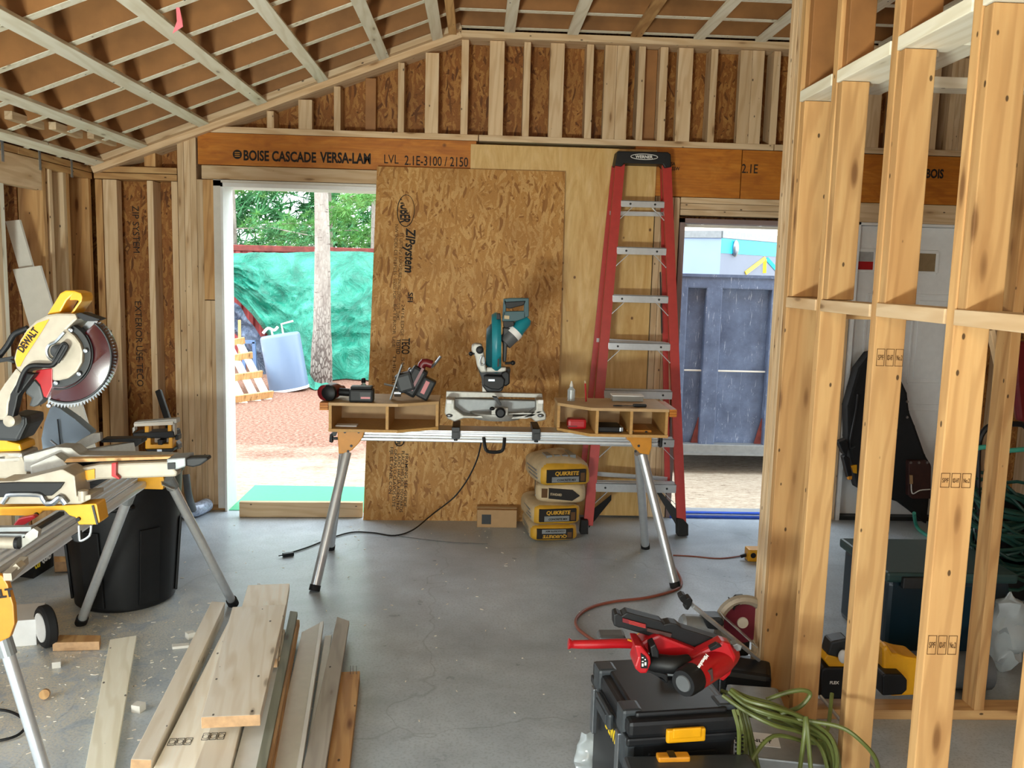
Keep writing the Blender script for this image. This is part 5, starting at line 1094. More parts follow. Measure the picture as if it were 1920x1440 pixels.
# plastic wrapped bundle beside the can
t = thing('wrapped_bundle', 'roll wrapped in blue-white plastic on the floor beside the trash can', 'bundle', G(365, 962), 0)
b = MB(); a_, c_ = G(352, 960, .05)+V((0, .02, 0)), G(386, 948, .05)+V((0, .02, 0)); b.tube([a_+V((-.25, -.02, 0)), a_, c_], .045, 14, 4); own(b.obj('roll', plain('crinkled_film', '#a9b6cc', .2, .1, .4, 60, bump=.5), None, True), t)
own(MB().tube([W(349, 890, 5.35), W(353, 925, 5.35), G(362, 955, .07)], .022, 10, 3).obj('tube', M['mgrey'], None, True), t)
# ---- sealant box and offcut behind the stand
t = thing('sealant_box', 'black box with yellow shield and white print behind the left stand legs', 'box', G(63, 1085), 0)
Cc, Rr, Ll = G(63, 1085), G(101, 1061), G(10, 1078); dR = (Rr-Cc); dL = (Ll-Cc)
own(MB().prism([Cc, Rr, Rr+dL, Ll], (0, 0, .125)).obj('carton', M['black'], None), t)
own(text('lettering', 'OSI', .035, M['yink'], None, Cc+dR*.08+V((.0, 0, .045))+dL.cross(dR).normalized()*0+V((.001, -.001, 0)), dR, (0, 0, 1), .06, width=.05), t)
own(text('lettering', 'QUAD', .030, M['inkw'], None, Cc+dR*.42+V((.002, -.001, .055)), dR, (0, 0, 1), .06, width=dR.length*.45), t)
own(text('lettering', 'OSI', .035, M['yink'], None, Cc+dL*.75+V((.0, -.002, .045)), -dL, (0, 0, 1), .06, width=.06), t)
def plank(name, label, cat, q, th, mat, group=None, bev=.002, parent=None):
    """q = top face corners: far-left, far-right, near-right, near-left (world)"""
    fl_, fr_, nr_, nl_ = [V(p) for p in q]; z = ((fl_+fr_)-(nl_+nr_)).normalized(); x = (fr_-fl_)+(nr_-nl_); x = (x-z*x.dot(z)).normalized(); y = z.cross(x)
    Mx = Matrix((x, y, z)).transposed().to_4x4(); Mx.translation = nl_; iv = Mx.inverted(); dn = y if y.z < 0 else -y
    b = MB(); P_ = [iv @ p for p in (nl_, nr_, fr_, fl_)]; d3 = iv.to_3x3() @ (dn*th); b.prism(P_, d3, bev)
    o = b.obj(name, [M[mat], M['endgrain']], parent); o.matrix_world = Mx
    if 'lum' in mat:
        for f in o.data.polygons:
            if abs(f.normal.z) > .9: f.material_index = 1
    return tag(o, label, cat, group) if cat else o
plank('wood_offcut', 'brown wood offcut on the floor between the black box and the trash can', 'offcut', [G(101, 1043, .06), G(142, 1043, .06), G(142, 1052, .06), G(102, 1054, .06)], .055, 'lum_orange')
plank('wood_offcut', 'short tan two-by-four offcut with a dark knot beside the wheel', 'offcut', [G(112, 1190, .04), G(189, 1191, .04), G(186, 1203, .04), G(98, 1205, .04)], .038, 'lum_orange')
for k, (px, py, s_, lb) in enumerate(((107, 1250, .032, 'small white cube offcut on the sawdust left of the long pale board'), (260, 1333, .036, 'small white cube offcut between the long board and the lumber pile'), (357, 1196, .034, 'small white cube offcut just left of the tallest lumber end'))):
    c = G(px, py); o = MB().box(-s_/2, s_/2, -s_/2, s_/2, 0, s_*.8, .001).obj('cube_offcut', M['whitegrey'], None, loc=c, rot=(0, 0, .3+k)); tag(o, lb, 'offcut')
plank('trim_offcut', 'thin pale stick lying left of the lumber pile', 'offcut', [G(322, 1207, .012), G(354, 1205, .012), G(355, 1210, .012), G(323, 1213, .012)], .012, 'whitegrey')
o = MB().rev((0, 0, 0), (.3, -.9, .3), [(0, .018), (.03, .018)], 14).obj('wood_plug', M['lum_orange'], None, loc=G(85, 1300, .018)); tag(o, 'round brown wood plug on the floor left of the long board', 'offcut')
# ---- lumber on the floor
plank('pine_board', 'long pale board with dark knots lying alone on the floor left of the pile', 'board', [G(206, 1199, .022), G(256, 1191, .022), G(208, 1475, .022), G(153, 1475, .022)], .02, 'strap')
L = 'lumber boards piled on the floor'
# tilted 2x4 at the left of the pile
f0, n0 = G(398, 1163, .0), G(248, 1475, .0)
d = (f0-n0).normalized(); sd = V((d.y, -d.x, 0)); tl = (V((0, 0, 1))+sd*.10).normalized()
o = piece('two_by_four', None, n0+tl*.045+sd*.02, f0+tl*.045+sd*.02, .062, .088, tl, 'lum_pale'); o.data.materials.append(M['endgrain'])
for f in o.data.polygons:
    if abs(f.normal.z) > .9: f.material_index = 1
tag(o, 'stamped two-by-four standing on edge at the left of the lumber pile', 'board', L)
plank('pine_board', 'pale stamped board lying in the pile just right of the edge-standing two-by-four', 'board', [G(436, 1150, .06), G(475, 1150, .06), G(375, 1475, .06), G(270, 1475, .06)], .038, 'lum_pale', L)
plank('wide_plank', 'wide pale plank crossing the pile, its far end sticking out beyond the others', 'plank', [G(465, 1097, .155), G(543, 1094, .155), G(520, 1235, .155), G(425, 1237, .155)], .036, 'lum_pale', L)
plank('wide_plank', 'wide pale plank on top of the pile with a sawn end facing the camera', 'plank', [G(436, 1138, .20), G(536, 1133, .20), G(488, 1340, .20), G(377, 1345, .20)], .038, 'lum_pale', L)
plank('two_by_four', 'stamped white-faced lumber end below the top plank', 'board', [G(440, 1250, .115), G(478, 1250, .115), G(424, 1475, .115), G(350, 1475, .115)], .05, 'lum_pale', L)
plank('support_block', 'pale lumber lying under the far end of the wide planks', 'board', [G(452, 1180, .118), G(535, 1180, .118), G(528, 1230, .118), G(440, 1235, .118)], .058, 'lum_pale', L)
plank('primed_board', 'blue-white primed board under the top plank', 'board', [G(488, 1250, .10), G(522, 1250, .10), G(487, 1475, .10), G(428, 1475, .10)], .02, 'white', L)
M['greyed'] = lumber('weathered_grey_board', '#8f9080', '#7a7d70', '#5c5f55', .3); M['greywhite'] = lumber('grey_white_board', '#b5afa5', '#a39c92', '#8a8278', .2)
plank('rough_board', 'greenish rough-sawn board right beside the top plank', 'board', [G(544, 1145, .14), G(558, 1147, .14), G(492, 1475, .12), G(472, 1475, .12)], .02, 'greyed', L)
for k, (dz, m, lb) in enumerate(((.115, 'lum_orange', 'upper orange-edged thin board right of the greenish board'), (.075, 'lum_orange', 'lower orange-edged thin board right of the greenish board'))):
    plank('thin_board', lb, 'board', [G(548+k*2, 1160, dz), G(560+k*2, 1162, dz), G(500+k*6, 1475, dz), G(480+k*4, 1475, dz)], .03, m, L)
plank('door_trim', 'smooth cream trim board with a raised lip in the right half of the pile', 'trim', [G(566, 1185, .05), G(606, 1164, .05), G(556, 1475, .05), G(498, 1475, .05)], .018, 'whitegrey', L)
plank('trim_lip', None, None, [G(600, 1166, .062), G(607, 1164, .062), G(560, 1475, .062), G(550, 1475, .062)], .03, 'white')
o = bpy.data.objects['trim_lip']; bpy.context.view_layer.update(); o2 = bpy.data.objects['door_trim']; mwx = o.matrix_world.copy(); o.parent = o2; o.matrix_parent_inverse = o2.matrix_world.inverted()
plank('narrow_trim', 'narrow cream trim strip between the lipped trim and the grey board', 'trim', [G(609, 1192, .03), G(622, 1190, .03), G(584, 1475, .03), G(564, 1475, .03)], .015, 'whitegrey', L)
plank('grey_board', 'grey-brown primed board with a torn far corner near the right of the pile', 'board', [G(632, 1156, .07), G(655, 1164, .07), G(604, 1475, .07), G(560, 1475, .07)], .02, 'greywhite', L)
plank('nailed_board', 'weathered brown two-by-four with nails in its far end, rightmost of the pile', 'board', [G(637, 1260, .04), G(675, 1258, .04), G(651, 1475, .04), G(608, 1475, .04)], .038, 'lum_orange', L)
nb = bpy.data.objects['nailed_board']; bpy.context.view_layer.update()
for px in (657, 662, 668):
    c = G(px, 1264, .04); o = MB().cyl(c, c+V((0, 0, .035)), .0012, n=6).obj('nail', M['steel'], nb); o.matrix_parent_inverse = nb.matrix_world.inverted()
# stamps on the near lumber
def gstamp(px0, py0, px1, py1, z, par, s_=('SPF', 'KD-HT', 'No.2')):
    a = G(px0, py0, z); c = G(px1, py1, z); r = c-a; u = V((-r.y, r.x, 0)).normalized(); n = len(s_); Lr = r.length; rd = r.normalized(); b = MB()
    for k in range(n):
        x0, x1 = Lr*k/n+.002, Lr*(k+1)/n-.002
        P_ = [a+rd*x0, a+rd*x1, a+rd*x1+u*.042, a+rd*x0+u*.042]
        for i in range(4): b.bar(P_[i]+V((0, 0, .0006)), P_[(i+1) % 4]+V((0, 0, .0006)), .0016, .0008)
        b.tube([a+rd*((x0+x1)/2+math.cos(t_)*.009)+u*(.021+math.sin(t_)*.013)+V((0, 0, .0006)) for t_ in (6.28*i/14 for i in range(14))], .0007, 4, closed=True)
    o = b.obj('grade_stamp', M['ink'], par); o.matrix_parent_inverse = par.matrix_world.inverted()
ps = [o for o in bpy.data.objects if o.name.startswith('pine_board')]
gstamp(312, 1398, 358, 1396, .0605, ps[1]); tb4 = [o for o in bpy.data.objects if o.name.startswith('two_by_four')]; gstamp(376, 1388, 420, 1386, .1155, tb4[1])
# ---- primed boards leaning in the left corner
def lean(label, pts, y, m='whitegrey'):
    o = MB().prism([W(*p, y) for p in pts], (0, .02, 0)).obj('primed_board', M[m]); tag(o, label, 'board', 'off-white boards leaning at the left wall')
lean('taller narrow off-white board leaning in the left corner behind the wider one', [(10, 415), (36, 412), (217, 1040), (191, 1040)], 4.93)
lean('off-white board leaning in the left corner, the shorter and wider one in front', [(24, 505), (75, 498), (238, 1043), (180, 1043)], 4.88)
# black hose loop at the lower left
b = MB().tube([G(-40, 1330, .01), G(10, 1332, .01), G(40, 1345, .01), G(48, 1362, .01), G(30, 1380, .01), G(-10, 1390, .01), G(-50, 1392, .01)], .005, 8, 5); tag(b.obj('black_hose', M['black'], None, True), 'loop of black hose on the floor at the lower left', 'hose')
# pink film scrap on the far fence
tag(MB().bar(W(208, 821, 3.0), W(226, 820, 3.0), .01, .003).obj('pink_scrap', M['pink']), 'pink plastic scrap lying on the far fence of the large saw', 'scrap') if False else None
for nm, at_ in (('long beige', 0),): pass

# chips and crumbs
random.seed(5); b = MB()
for k in range(420):
    u = random.random()
    if u < .75: x, y = random.gauss(-1.5, .45), random.gauss(3.4, .45)
    else: x, y = random.uniform(-1.6, 1.0), random.uniform(3.0, 5.6)
    if not (-2.4 < x < 1.05): continue
    a = random.uniform(0, 6.28); l, w = random.uniform(.002, .010), random.uniform(.001, .0025); d = V((math.cos(a), math.sin(a), 0)); n_ = V((-d.y, d.x, 0))*w
    c = V((x, y, .0012)); b.prism([c-d*l-n_, c+d*l-n_, c+d*l+n_, c-d*l+n_], (0, 0, .002))
tag(b.obj('wood_chips', M['lum_pale']), 'pale wood chips and shavings scattered over the concrete', 'wood chips', kind='stuff')
# ================================================================ right foreground
M['tbk'] = plain('charcoal_plastic', '#16181b', .42, 0, .15); M['tbg'] = plain('slate_plastic', '#33383c', .42, 0, .12)
tb = thing('tool_box', 'large black wheeled tool box with yellow latch, red nailer lying on its lid', 'tool box', (.455, 2.315, 0), .13)
w_, l_, h_ = .315, .385, .405
MB().box(0, w_, 0, l_, .0, h_-.075, .012).box(-.012, w_+.012, -.01, l_+.01, h_-.085, h_-.060, .006).obj('body', M['tbk'], tb)
MB().box(-.008, w_+.008, -.008, l_+.008, h_-.062, h_-.012, .012).box(.02, w_-.02, .02, l_-.02, h_-.02, h_, .008).obj('lid', M['tbk'], tb)
for yy in (.03, l_-.10): MB().box(-.016, .045, yy, yy+.065, h_-.075, h_+.004, .010).obj('lid_corner', M['tbg'], tb)
MB().box(w_-.045, w_+.016, .03, .095, h_-.075, h_+.004, .01).obj('lid_corner', M['tbg'], tb)
b = MB().box(-.016, .05, .0, .05, h_-.16, h_-.06, .01); b.obj('lid_corner', M['tbg'], tb)
b = MB(); b.box(-.030, -.012, .12, .27, h_-.105, h_-.055, .008); b.box(-.034, -.028, .14, .25, h_-.095, h_-.065, .002); b.obj('side_handle', M['tbg'], tb)
b = MB(); b.box(.10, .215, -.022, -.006, h_-.075, h_-.035, .006); b.box(.115, .20, -.026, -.020, h_-.060, h_-.030, .004); b.obj('front_latch', M['yellow'], tb)
b = MB(); b.box(.055, .26, -.006, .004, .06, h_-.11, .004); b.obj('front_panel', M['black'], tb)
text('lettering', 'DEWA', .036, M['yink'], tb, (-.0135, .205, h_-.135), (0, -1, 0), (0, 0, 1), .06, width=.13)
for yy in (.04, .31): MB().box(-.024, -.008, yy, yy+.03, h_-.22, h_-.07, .003).obj('side_latch', M['steel'], tb)
# lower case in front
t2 = thing('tool_case', 'smaller black case with amber latch in front of the large tool box', 'tool box', (.50, 2.02, 0), .05)
MB().box(-.06, .30, .0, .255, 0, .285, .012).obj('body', M['tbk'], t2); MB().box(-.06, .30, .0, .255, .287, .315, .01).obj('lid', M['tbg'], t2)
MB().box(.03, .12, .215, .245, .314, .330, .005).obj('latch', M['orange'], t2); MB().box(.06, .08, .213, .2465, .3305, .332).obj('latch_pad', M['black'], t2)
# ---- framing nailer and friends, lying on the lid
ng = thing('nail_gun', 'red and black cordless nail gun lying on the black tool box', 'nail gun', (.66, 2.45, .41))
def N4(x, y): return (1040+x/4.235, 1100+y/4.235)
def nz(pts, y, d, n, m, bev=.003, sm=False, par=ng):
    b = MB(); b.prism([W(*N4(*p), y) for p in pts], (0, d, 0), bev); return own(b.obj(n, M[m], None, sm), par)
nz([(470, 225), (500, 212), (535, 232), (575, 205), (850, 278), (870, 300), (920, 290), (975, 300), (1010, 330), (1335, 432), (1290, 480), (1150, 515), (800, 408), (530, 328), (510, 328), (470, 312)], 2.42, .045, 'magazine', 'black', .004)
nz([(540, 250), (725, 300), (725, 332), (540, 282)], 2.415, .004, 'magazine_label', 'dred', 0)
for k in range(3): nz([(590, 268+k*11), (720, 303+k*11), (720, 308+k*11), (590, 273+k*11)], 2.413, .002, 'label_stripe', 'lred', 0)
nz([(735, 330), (930, 375), (920, 405), (735, 355)], 2.412, .01, 'magazine_window', 'leather', 0)
nz([(650, 470), (730, 420), (830, 385), (870, 400), (1160, 515), (1100, 580), (1000, 575), (850, 565), (760, 540), (700, 500)], 2.40, .07, 'frame', 'red', .008)
nz([(635, 465), (690, 470), (760, 560), (765, 610), (742, 665), (730, 690), (680, 690), (640, 655), (640, 625), (662, 560)], 2.33, .09, 'battery_mount', 'red', .006)
nz([(685, 530), (720, 555), (742, 590), (738, 650), (685, 648)], 2.326, .006, 'battery_panel', 'black', 0)
for (x, y, w, h) in ((692, 560, 14, 8), (692, 590, 14, 8), (692, 610, 14, 24), (714, 600, 14, 26), (714, 575, 10, 10)): nz([(x, y), (x+w, y), (x+w, y+h), (x, y+h)], 2.3255, .001, 'panel_mark', 'inkw', 0)
nz([(760, 480), (800, 455), (830, 520), (830, 570), (770, 560)], 2.345, .05, 'trigger', 'black', .004)
b = MB(); b.tube([W(*N4(760, 600), 2.38), W(*N4(860, 612), 2.36), W(*N4(960, 620), 2.35), W(*N4(1060, 610), 2.36)], .026, 14, 4); own(b.obj('grip', M['black'], None, True), ng)
nz([(700, 680), (745, 665), (900, 700), (900, 770), (860, 760), (800, 690)], 2.36, .05, 'belt_hook', 'black', .004)
p0, p1 = W(*N4(1020, 770), 2.27), W(*N4(1405, 525), 2.44); d = (p1-p0).normalized(); L_ = (p1-p0).length
own(MB().rev(p0, d, [(.0, .036), (.012, .040), (.05, .041)], 26).obj('end_cap', M['black'], None, True), ng)
own(MB().rev(p0, d, [(-.003, .022), (.0, .024), (.004, .024)], 22).obj('cap_badge', M['mgrey'], None, True), ng)
own(MB().rev(p0, d, [(.05, .039), (.06, .040), (L_-.06, .041), (L_-.02, .034), (L_, .028)], 26).obj('cylinder', M['red'], None, True), ng)
nz([(1060, 570), (1160, 520), (1330, 435), (1400, 455), (1445, 560), (1400, 700), (1340, 760), (1170, 650)], 2.37, .05, 'nose_housing', 'red', .010)
nz([(1230, 490), (1290, 455), (1330, 475), (1240, 515)], 2.352, .02, 'vent', 'black', .002)
nz([(1410, 465), (1450, 450), (1490, 470), (1480, 510), (1440, 520)], 2.41, .03, 'nose_tip', 'greysteel', .004)
c1 = W(*N4(1195, 690), 2.30); own(MB().prism([W(*N4(1125, 700), 2.292), W(*N4(1255, 655), 2.292), W(*N4(1262, 745), 2.292), W(*N4(1170, 800), 2.292)], (0, .01, 0), .001).obj('spec_label', M['leather'], None), ng)
p = W(*N4(1208, 535), 2.285); q = W(*N4(1140, 640), 2.285); r_ = q-p; u_ = V((-r_.z, 0, r_.x)).normalized(); u_ = u_ if u_.x > 0 else -u_
own(text('lettering', 'Milwaukee', .011, M['inkw'], None, p-u_*.003, r_, u_, .03, .3, width=r_.length), ng)
# brass hook, red hammer handle, grey slab
t = thing('rafter_hook', 'brass-coloured wire hook standing on the tool box beside the nail gun', 'hook', (.58, 2.5, .41)); b = MB(); b.tube([W(*N4(*p), 2.46) for p in ((580, 420), (640, 435), (655, 385), (680, 375), (740, 378), (735, 400), (680, 402), (668, 450))], .003, 8, 4); own(b.obj('wire', M['orange'], None, True), t)
t = thing('hammer', 'red rubber-gripped hammer handle sticking out left over the tool box', 'hammer', (.42, 2.6, .41)); b = MB()
b.tube([W(*N4(108, 452), 2.56), W(*N4(180, 458), 2.56), W(*N4(330, 456), 2.56), W(*N4(500, 450), 2.57), W(*N4(650, 452), 2.58)], lambda u: .017 if u < .12 else .0125+.003*u, 12, 4, r2=None); own(b.obj('handle', M['red'], None, True), t)
own(MB().box(.60, .66, 2.55, 2.61, .413, .445, .005).obj('head', M['greysteel'], None), t)
t = thing('plastic_case', 'flat grey plastic case behind the hammer handle', 'case', (.50, 2.64, .405)); b = MB(); b.prism([W(*N4(*p), 2.63) for p in ((350, 420), (365, 390), (555, 388), (572, 420), (572, 440), (350, 440))], (0, .05, 0), .004); own(b.obj('shell', M['mgrey'], None), t)
# long aluminium guide bar
t = thing('guide_bar', 'long aluminium straightedge with black clamp end leaning behind the nail gun', 'straightedge', (1.0, 2.9, .2))
own(MB().bar(W(*N4(1085, 140), 2.95), W(*N4(1610, 568), 3.13), .012, .036, (0, 1, 0), .002).obj('bar', M['alu'], None), t)
b = MB(); b.prism([W(*N4(*p), 2.93) for p in ((990, 80), (1020, 62), (1045, 72), (1050, 95), (1075, 85), (1098, 110), (1085, 150), (1060, 188), (1035, 180), (1040, 150), (1000, 115))], (0, .04, 0), .003); own(b.obj('clamp_head', M['black'], None), t)
# angle grinder style grey motor, circular saw, metal cases
t = thing('grey_motor_tool', 'grey metal motor housing lying behind the nail gun', 'power tool', (.95, 3.25, 0)); b = MB(); b.rev(W(*N4(1000, 300), 3.3), (1, .1, -.12), [(0, .032), (.01, .042), (.10, .045), (.12, .05), (.13, .045)], 20); own(b.obj('housing', M['greysteel'], None, True), t)
own(MB().box(.84, .97, 3.2, 3.34, 0, .20, .01).obj('body', M['mgrey'], None), t)
b = MB(); b.prism([W(*N4(*p), 3.26) for p in ((1180, 250), (1330, 250), (1355, 300), (1300, 350), (1215, 340))], (0, .08, 0), .01); own(b.obj('handle', M['dark'], None), t)
cs = thing('circular_saw', 'corded circular saw with dark pink blade on the floor against the corner post', 'saw', (1.09, 3.33, 0))
cb = W(*N4(1492, 285), 3.35); pk = plain('pink_red_blade', '#6e2233', .35, .1, .1)
own(MB().rev(cb+V((0, .0, 0)), (0, 1, 0), [(0, .0), (0, .085), (.004, .085)], 36).obj('blade', pk, None), cs)
own(MB().rev(cb+V((0, -.006, 0)), (0, 1, 0), [(0, .0), (0, .022), (.01, .024)], 20).obj('arbor_washer', M['whitegrey'], None), cs)
own(MB().tube([cb+V((math.cos(t_)*.098, -.004, math.sin(t_)*.098)) for t_ in [(-.6+5.2*i/30) for i in range(31)]], .020, 8).obj('blade_housing', M['castb'], None, True), cs)
own(MB().box(cb.x-.08, cb.x+.05, 3.38, 3.5, .10, .24, .02).obj('motor', M['dark'], None), cs)
own(MB().bar(W(*N4(1330, 225), 3.30), W(*N4(1590, 460), 3.30), .004, .06, (0, 1, 0)).obj('base_shoe', M['alu'], None), cs)
own(MB().prism([W(*N4(*p), 3.33) for p in ((1400, 110), (1425, 130), (1460, 95), (1520, 90), (1500, 130), (1440, 160), (1425, 195))], (0, .05, 0), .004).obj('front_handle', M['black'], None), cs)
own(MB().box(cb.x-.05, cb.x+.09, 3.33, 3.45, .0, .08, .01).obj('foot', M['dark'], None), cs)
t = thing('metal_case', 'silver-grey metal case lying behind the nail gun', 'case', (.99, 2.83, 0), -.15); MB().box(-.10, .09, -.08, .10, 0, .16, .012).obj('shell', M['mgrey'], t); MB().box(-.095, .085, -.075, .095, .16, .205, .014).obj('lid', M['greysteel'], t)
t = thing('metal_box', 'flat grey metal box with printed label beside the coiled green hose', 'case', (.945, 2.58, 0), -.20); MB().box(-.12, .16, -.13, .12, 0, .20, .006).obj('shell', M['greysteel'], t); MB().box(-.11, .03, -.06, .02, .2, .2012).obj('label', M['white'], t); text('lettering', 'STANLEY', .018, M['ink'], t, (-.10, -.04, .2013), (1, 0, 0), (0, 1, 0), .03)
t = thing('black_tool', 'black nail gun magazine lying under the straightedge', 'tool', (1.05, 3.02, 0), -.3); MB().box(-.13, .05, -.02, .13, 0, .205, .02).obj('body', M['black'], t)
# clear plastic bag by the tool box
random.seed(3); b = MB(); cpt = V((.40, 2.72, .0))
def bagf(u, v): 
    a = u*math.pi*.9; r = .05*(1-v*.4); p = cpt+V((-math.cos(a)*r, -math.sin(a)*r*.5, .01+v*.13)); return p+V((noise.noise(p*30), noise.noise(p*30+V((9, 0, 0))), 0))*.02
b.grid(bagf, 16, 12); tag(b.obj('plastic_bag', M['clear'], None, True, recalc=False), 'crumpled clear plastic bag on the floor left of the tool box', 'bag')
# brown hose on the floor and yellow multi-outlet
b = MB().tube([G(1252, 1042, .008), G(1262, 1060, .008), G(1276, 1085, .008), G(1275, 1100, .008), G(1255, 1110, .008), G(1210, 1121, .008), G(1150, 1128, .008), G(1105, 1140, .008), G(1082, 1158, .008), G(1082, 1176, .008), G(1100, 1192, .008), G(1120, 1205, .012)], .0075, 8, 5); tag(b.obj('air_hose', M['cord_or'], None, True), 'reddish-brown hose curving across the floor to the tool box', 'hose')
b = MB().tube([G(1262, 1041, .004), G(1300, 1043, .004), G(1350, 1047, .004), G(1398, 1041, .006)], .004, 6, 5); tag(b.obj('extension_cord', M['cord_or'], None, True), 'thin brown cord leading to the yellow outlet block', 'cord')
t = thing('outlet_block', 'yellow extension outlet block on the floor beside the corner post', 'outlet', G(1414, 1050)); MB().box(-.05, .06, -.04, .04, 0, .075, .012).obj('body', M['yellow'], t)
for x in (-.02, .03): MB().rev((x, -.042, .04), (0, 1, 0), [(0, .016), (.003, .016)], 14).obj('socket', M['black'], t)
MB().cyl((-.05, 0, .03), (-.08, 0, .02), .010).obj('plug', M['black'], t)
# ---- coil of olive green hose
gh = thing('green_hose', 'tangled coil of olive green air hose spilling through the stud partition', 'hose', (1.0, 2.4, 0)); random.seed(21); b = MB()
def H(px, py, y): return W(px, py, y)
for k in range(13):
    y = random.uniform(2.30, 2.62); a0 = random.uniform(-8, 8); sx = random.uniform(-10, 14); s_ = random.uniform(-16, 22)
    b.tube([H(1362+sx, 1296+s_*.4, y+.05), H(1400, 1318+s_*.6+a0, y), H(1450, 1335+s_+a0, y-.03), H(1500, 1352+s_*1.1, y), H(1545+sx, 1385+s_*.8, y+.02), H(1560+sx, 1440+s_, y), H(1540+sx, 1480, y)], .0062, 7, 5)
for k in range(8):
    y = random.uniform(2.28, 2.5); s_ = random.uniform(-12, 12)
    b.tube([H(1385+s_, 1330, y), H(1395+s_, 1370, y-.02), H(1400+s_*1.5, 1420, y), H(1408+s_*2, 1480, y)], .0062, 7, 5)
b.tube([H(1437, 1312, 2.4), H(1470, 1300, 2.4), H(1503, 1294, 2.4), H(1519, 1302, 2.4), H(1500, 1325, 2.4), H(1470, 1336, 2.42), H(1440, 1345, 2.44)], .0066, 8, 6)
b.tube([H(1380, 1310, 2.45), H(1440, 1340, 2.38), H(1520, 1352, 2.34), H(1580, 1365, 2.3), H(1620, 1395, 2.28), H(1642, 1424, 2.28), H(1650, 1460, 2.3)], .0062, 8, 6)
b.tube([H(1500, 1440, 2.3), H(1508, 1380, 2.3), H(1511, 1345, 2.32), H(1514, 1370, 2.3), H(1520, 1440, 2.28)], .0066, 8, 5)
b.tube([H(1560, 1300, 2.5), H(1540, 1390, 2.4), H(1450, 1380, 2.35), H(1400, 1440, 2.3)], .0062, 7, 6)
own(b.obj('coil', M['hosegreen'], None, True), gh)
b = MB()
b.tube([W(1386+7*math.cos(i*.9), 1378+i*1.1, 2.32+.012*math.sin(i*.9)) for i in range(60)], .0028, 6); tag(b.obj('coiled_cord', M['black'], None, True), 'black coiled spring cord beside the right side of the tool box', 'cord')
tag(MB().tube([W(1538, 1305, 3.0), W(1575, 1350, 2.9), W(1640, 1440, 2.75)], .006, 8, 3).obj('steel_rod', M['alu'], None, True), 'thin bright steel rod slanting down between the partition studs', 'rod')
# ---- things on the floor behind the partition
def F(x, y): return (1400+x/3.69, 1050+y/3.69)
yt = thing('cordless_grinder', 'black and yellow power tool on the sole plate, first seen right of the corner posts', 'power tool', (1.40, 3.10, .04))
def fz(pts, y, d, n, m, bev=.004, par=yt): 
    b = MB(); b.prism([W(*F(*p), y) for p in pts], (0, d, 0), bev); return own(b.obj(n, M[m], None), par)
fz([(520, 760), (545, 745), (690, 745), (690, 965), (515, 965), (512, 800)], 3.08, .10, 'battery_case', 'black', .01)
own(text('lettering', 'FLEX', .011, M['inkw'], None, W(*F(574, 858), 3.078), (1, 0, 0), (0, 0, 1), .05), yt)
fz([(535, 690), (560, 655), (700, 690), (700, 745), (575, 745)], 3.09, .08, 'yellow_shell', 'yellow', .006); fz([(585, 570), (640, 555), (705, 545), (705, 690), (560, 660)], 3.09, .07, 'top_grip', 'dark', .008)
own(MB().ball(W(*F(668, 668), 3.07), .018, .018, .026).obj('white_cap', M['white'], None, True), yt)
yc2 = thing('yellow_power_tool', 'larger yellow and black power tool resting on the sole plate between the middle studs', 'power tool', (1.60, 3.12, .04))
fz([(945, 790), (945, 620), (975, 590), (1010, 650), (1050, 650), (1100, 668), (1200, 682), (1200, 935), (1000, 945)], 3.11, .12, 'body', 'yellow', .010, yc2); fz([(940, 800), (960, 790), (1080, 792), (1112, 830), (1110, 900), (1075, 935), (940, 940)], 3.06, .10, 'battery', 'black', .010, yc2)
M['lidc'] = plain('grey_green_lid', '#24403f', .45, 0, .08)
te = thing('storage_tote', 'large dark teal storage tote on the floor behind the partition', 'tote', (2.0, 3.85, 0)); bb = W(1668, 1100, 3.62); zz = W(1700, 1092, 3.62).z
MB().box(bb.x-2.0, .36, -.22, .25, 0, zz, .02).obj('tub', plain('deep_teal_plastic', '#06222e', .35, 0, .08, 5), te); MB().box(bb.x-2.02, .38, -.24, .27, zz, zz+.045, .012).obj('lid', M['lidc'], te); MB().box(-.14, -.02, -.26, -.235, zz-.02, zz+.03, .005).obj('latch', M['dark'], te)
t = thing('plastic_bag', 'crumpled clear plastic bag beside the teal tote at the right', 'bag', (2.28, 3.5, 0)); b = MB(); b.ball((0, 0, .17), .07, .07, .17, 20, 14)
b.v = [p+V((noise.noise(p*22), noise.noise(p*22+V((5, 0, 0))), noise.noise(p*22+V((0, 5, 0)))))*.03 for p in b.v]; b.obj('film', M['clear'], t, True)
t = thing('grey_duct', 'dark grey duct lying on the floor behind the grey partition stud', 'duct', (1.95, 3.33, 0)); MB().rev((-.17, 0, .075), (1, 0, 0), [(0, .06), (0, .075), (.32, .075), (.32, .06)], 22).obj('tube', M['mgrey'], t, True)
for k, (pts, m, r, lb) in enumerate((([(1650, 1050), (1682, 1058), (1708, 1069), (1740, 1072), (1790, 1072)], 'black', .006, 'black cable curving over the floor behind the middle studs'), ([(1660, 1026), (1700, 1023), (1745, 1025)], 'black', .004, 'thin black cord lying straight near the white door'))):
    tag(MB().tube([G(*p, .006) for p in pts], r, 8, 5).obj('floor_cable', M[m], None, True), lb, 'cable')
tag(MB().tube([W(1714, 962, 5.5), G(1718, 985, .03), G(1732, 1000, .01), G(1760, 1012, .01), G(1800, 1020, .01)], .012, 8, 5).obj('mint_hose', M['hosemint'], None, True), 'mint green hose end under the black tool vest', 'hose')
tag(MB().tube([G(1668, 1082, .01), G(1690, 1078, .01), G(1735, 1084, .01), G(1780, 1092, .01)], .009, 8, 5).obj('mint_hose', M['hosemint'], None, True), 'mint green hose crossing the floor behind the teal tote', 'hose')
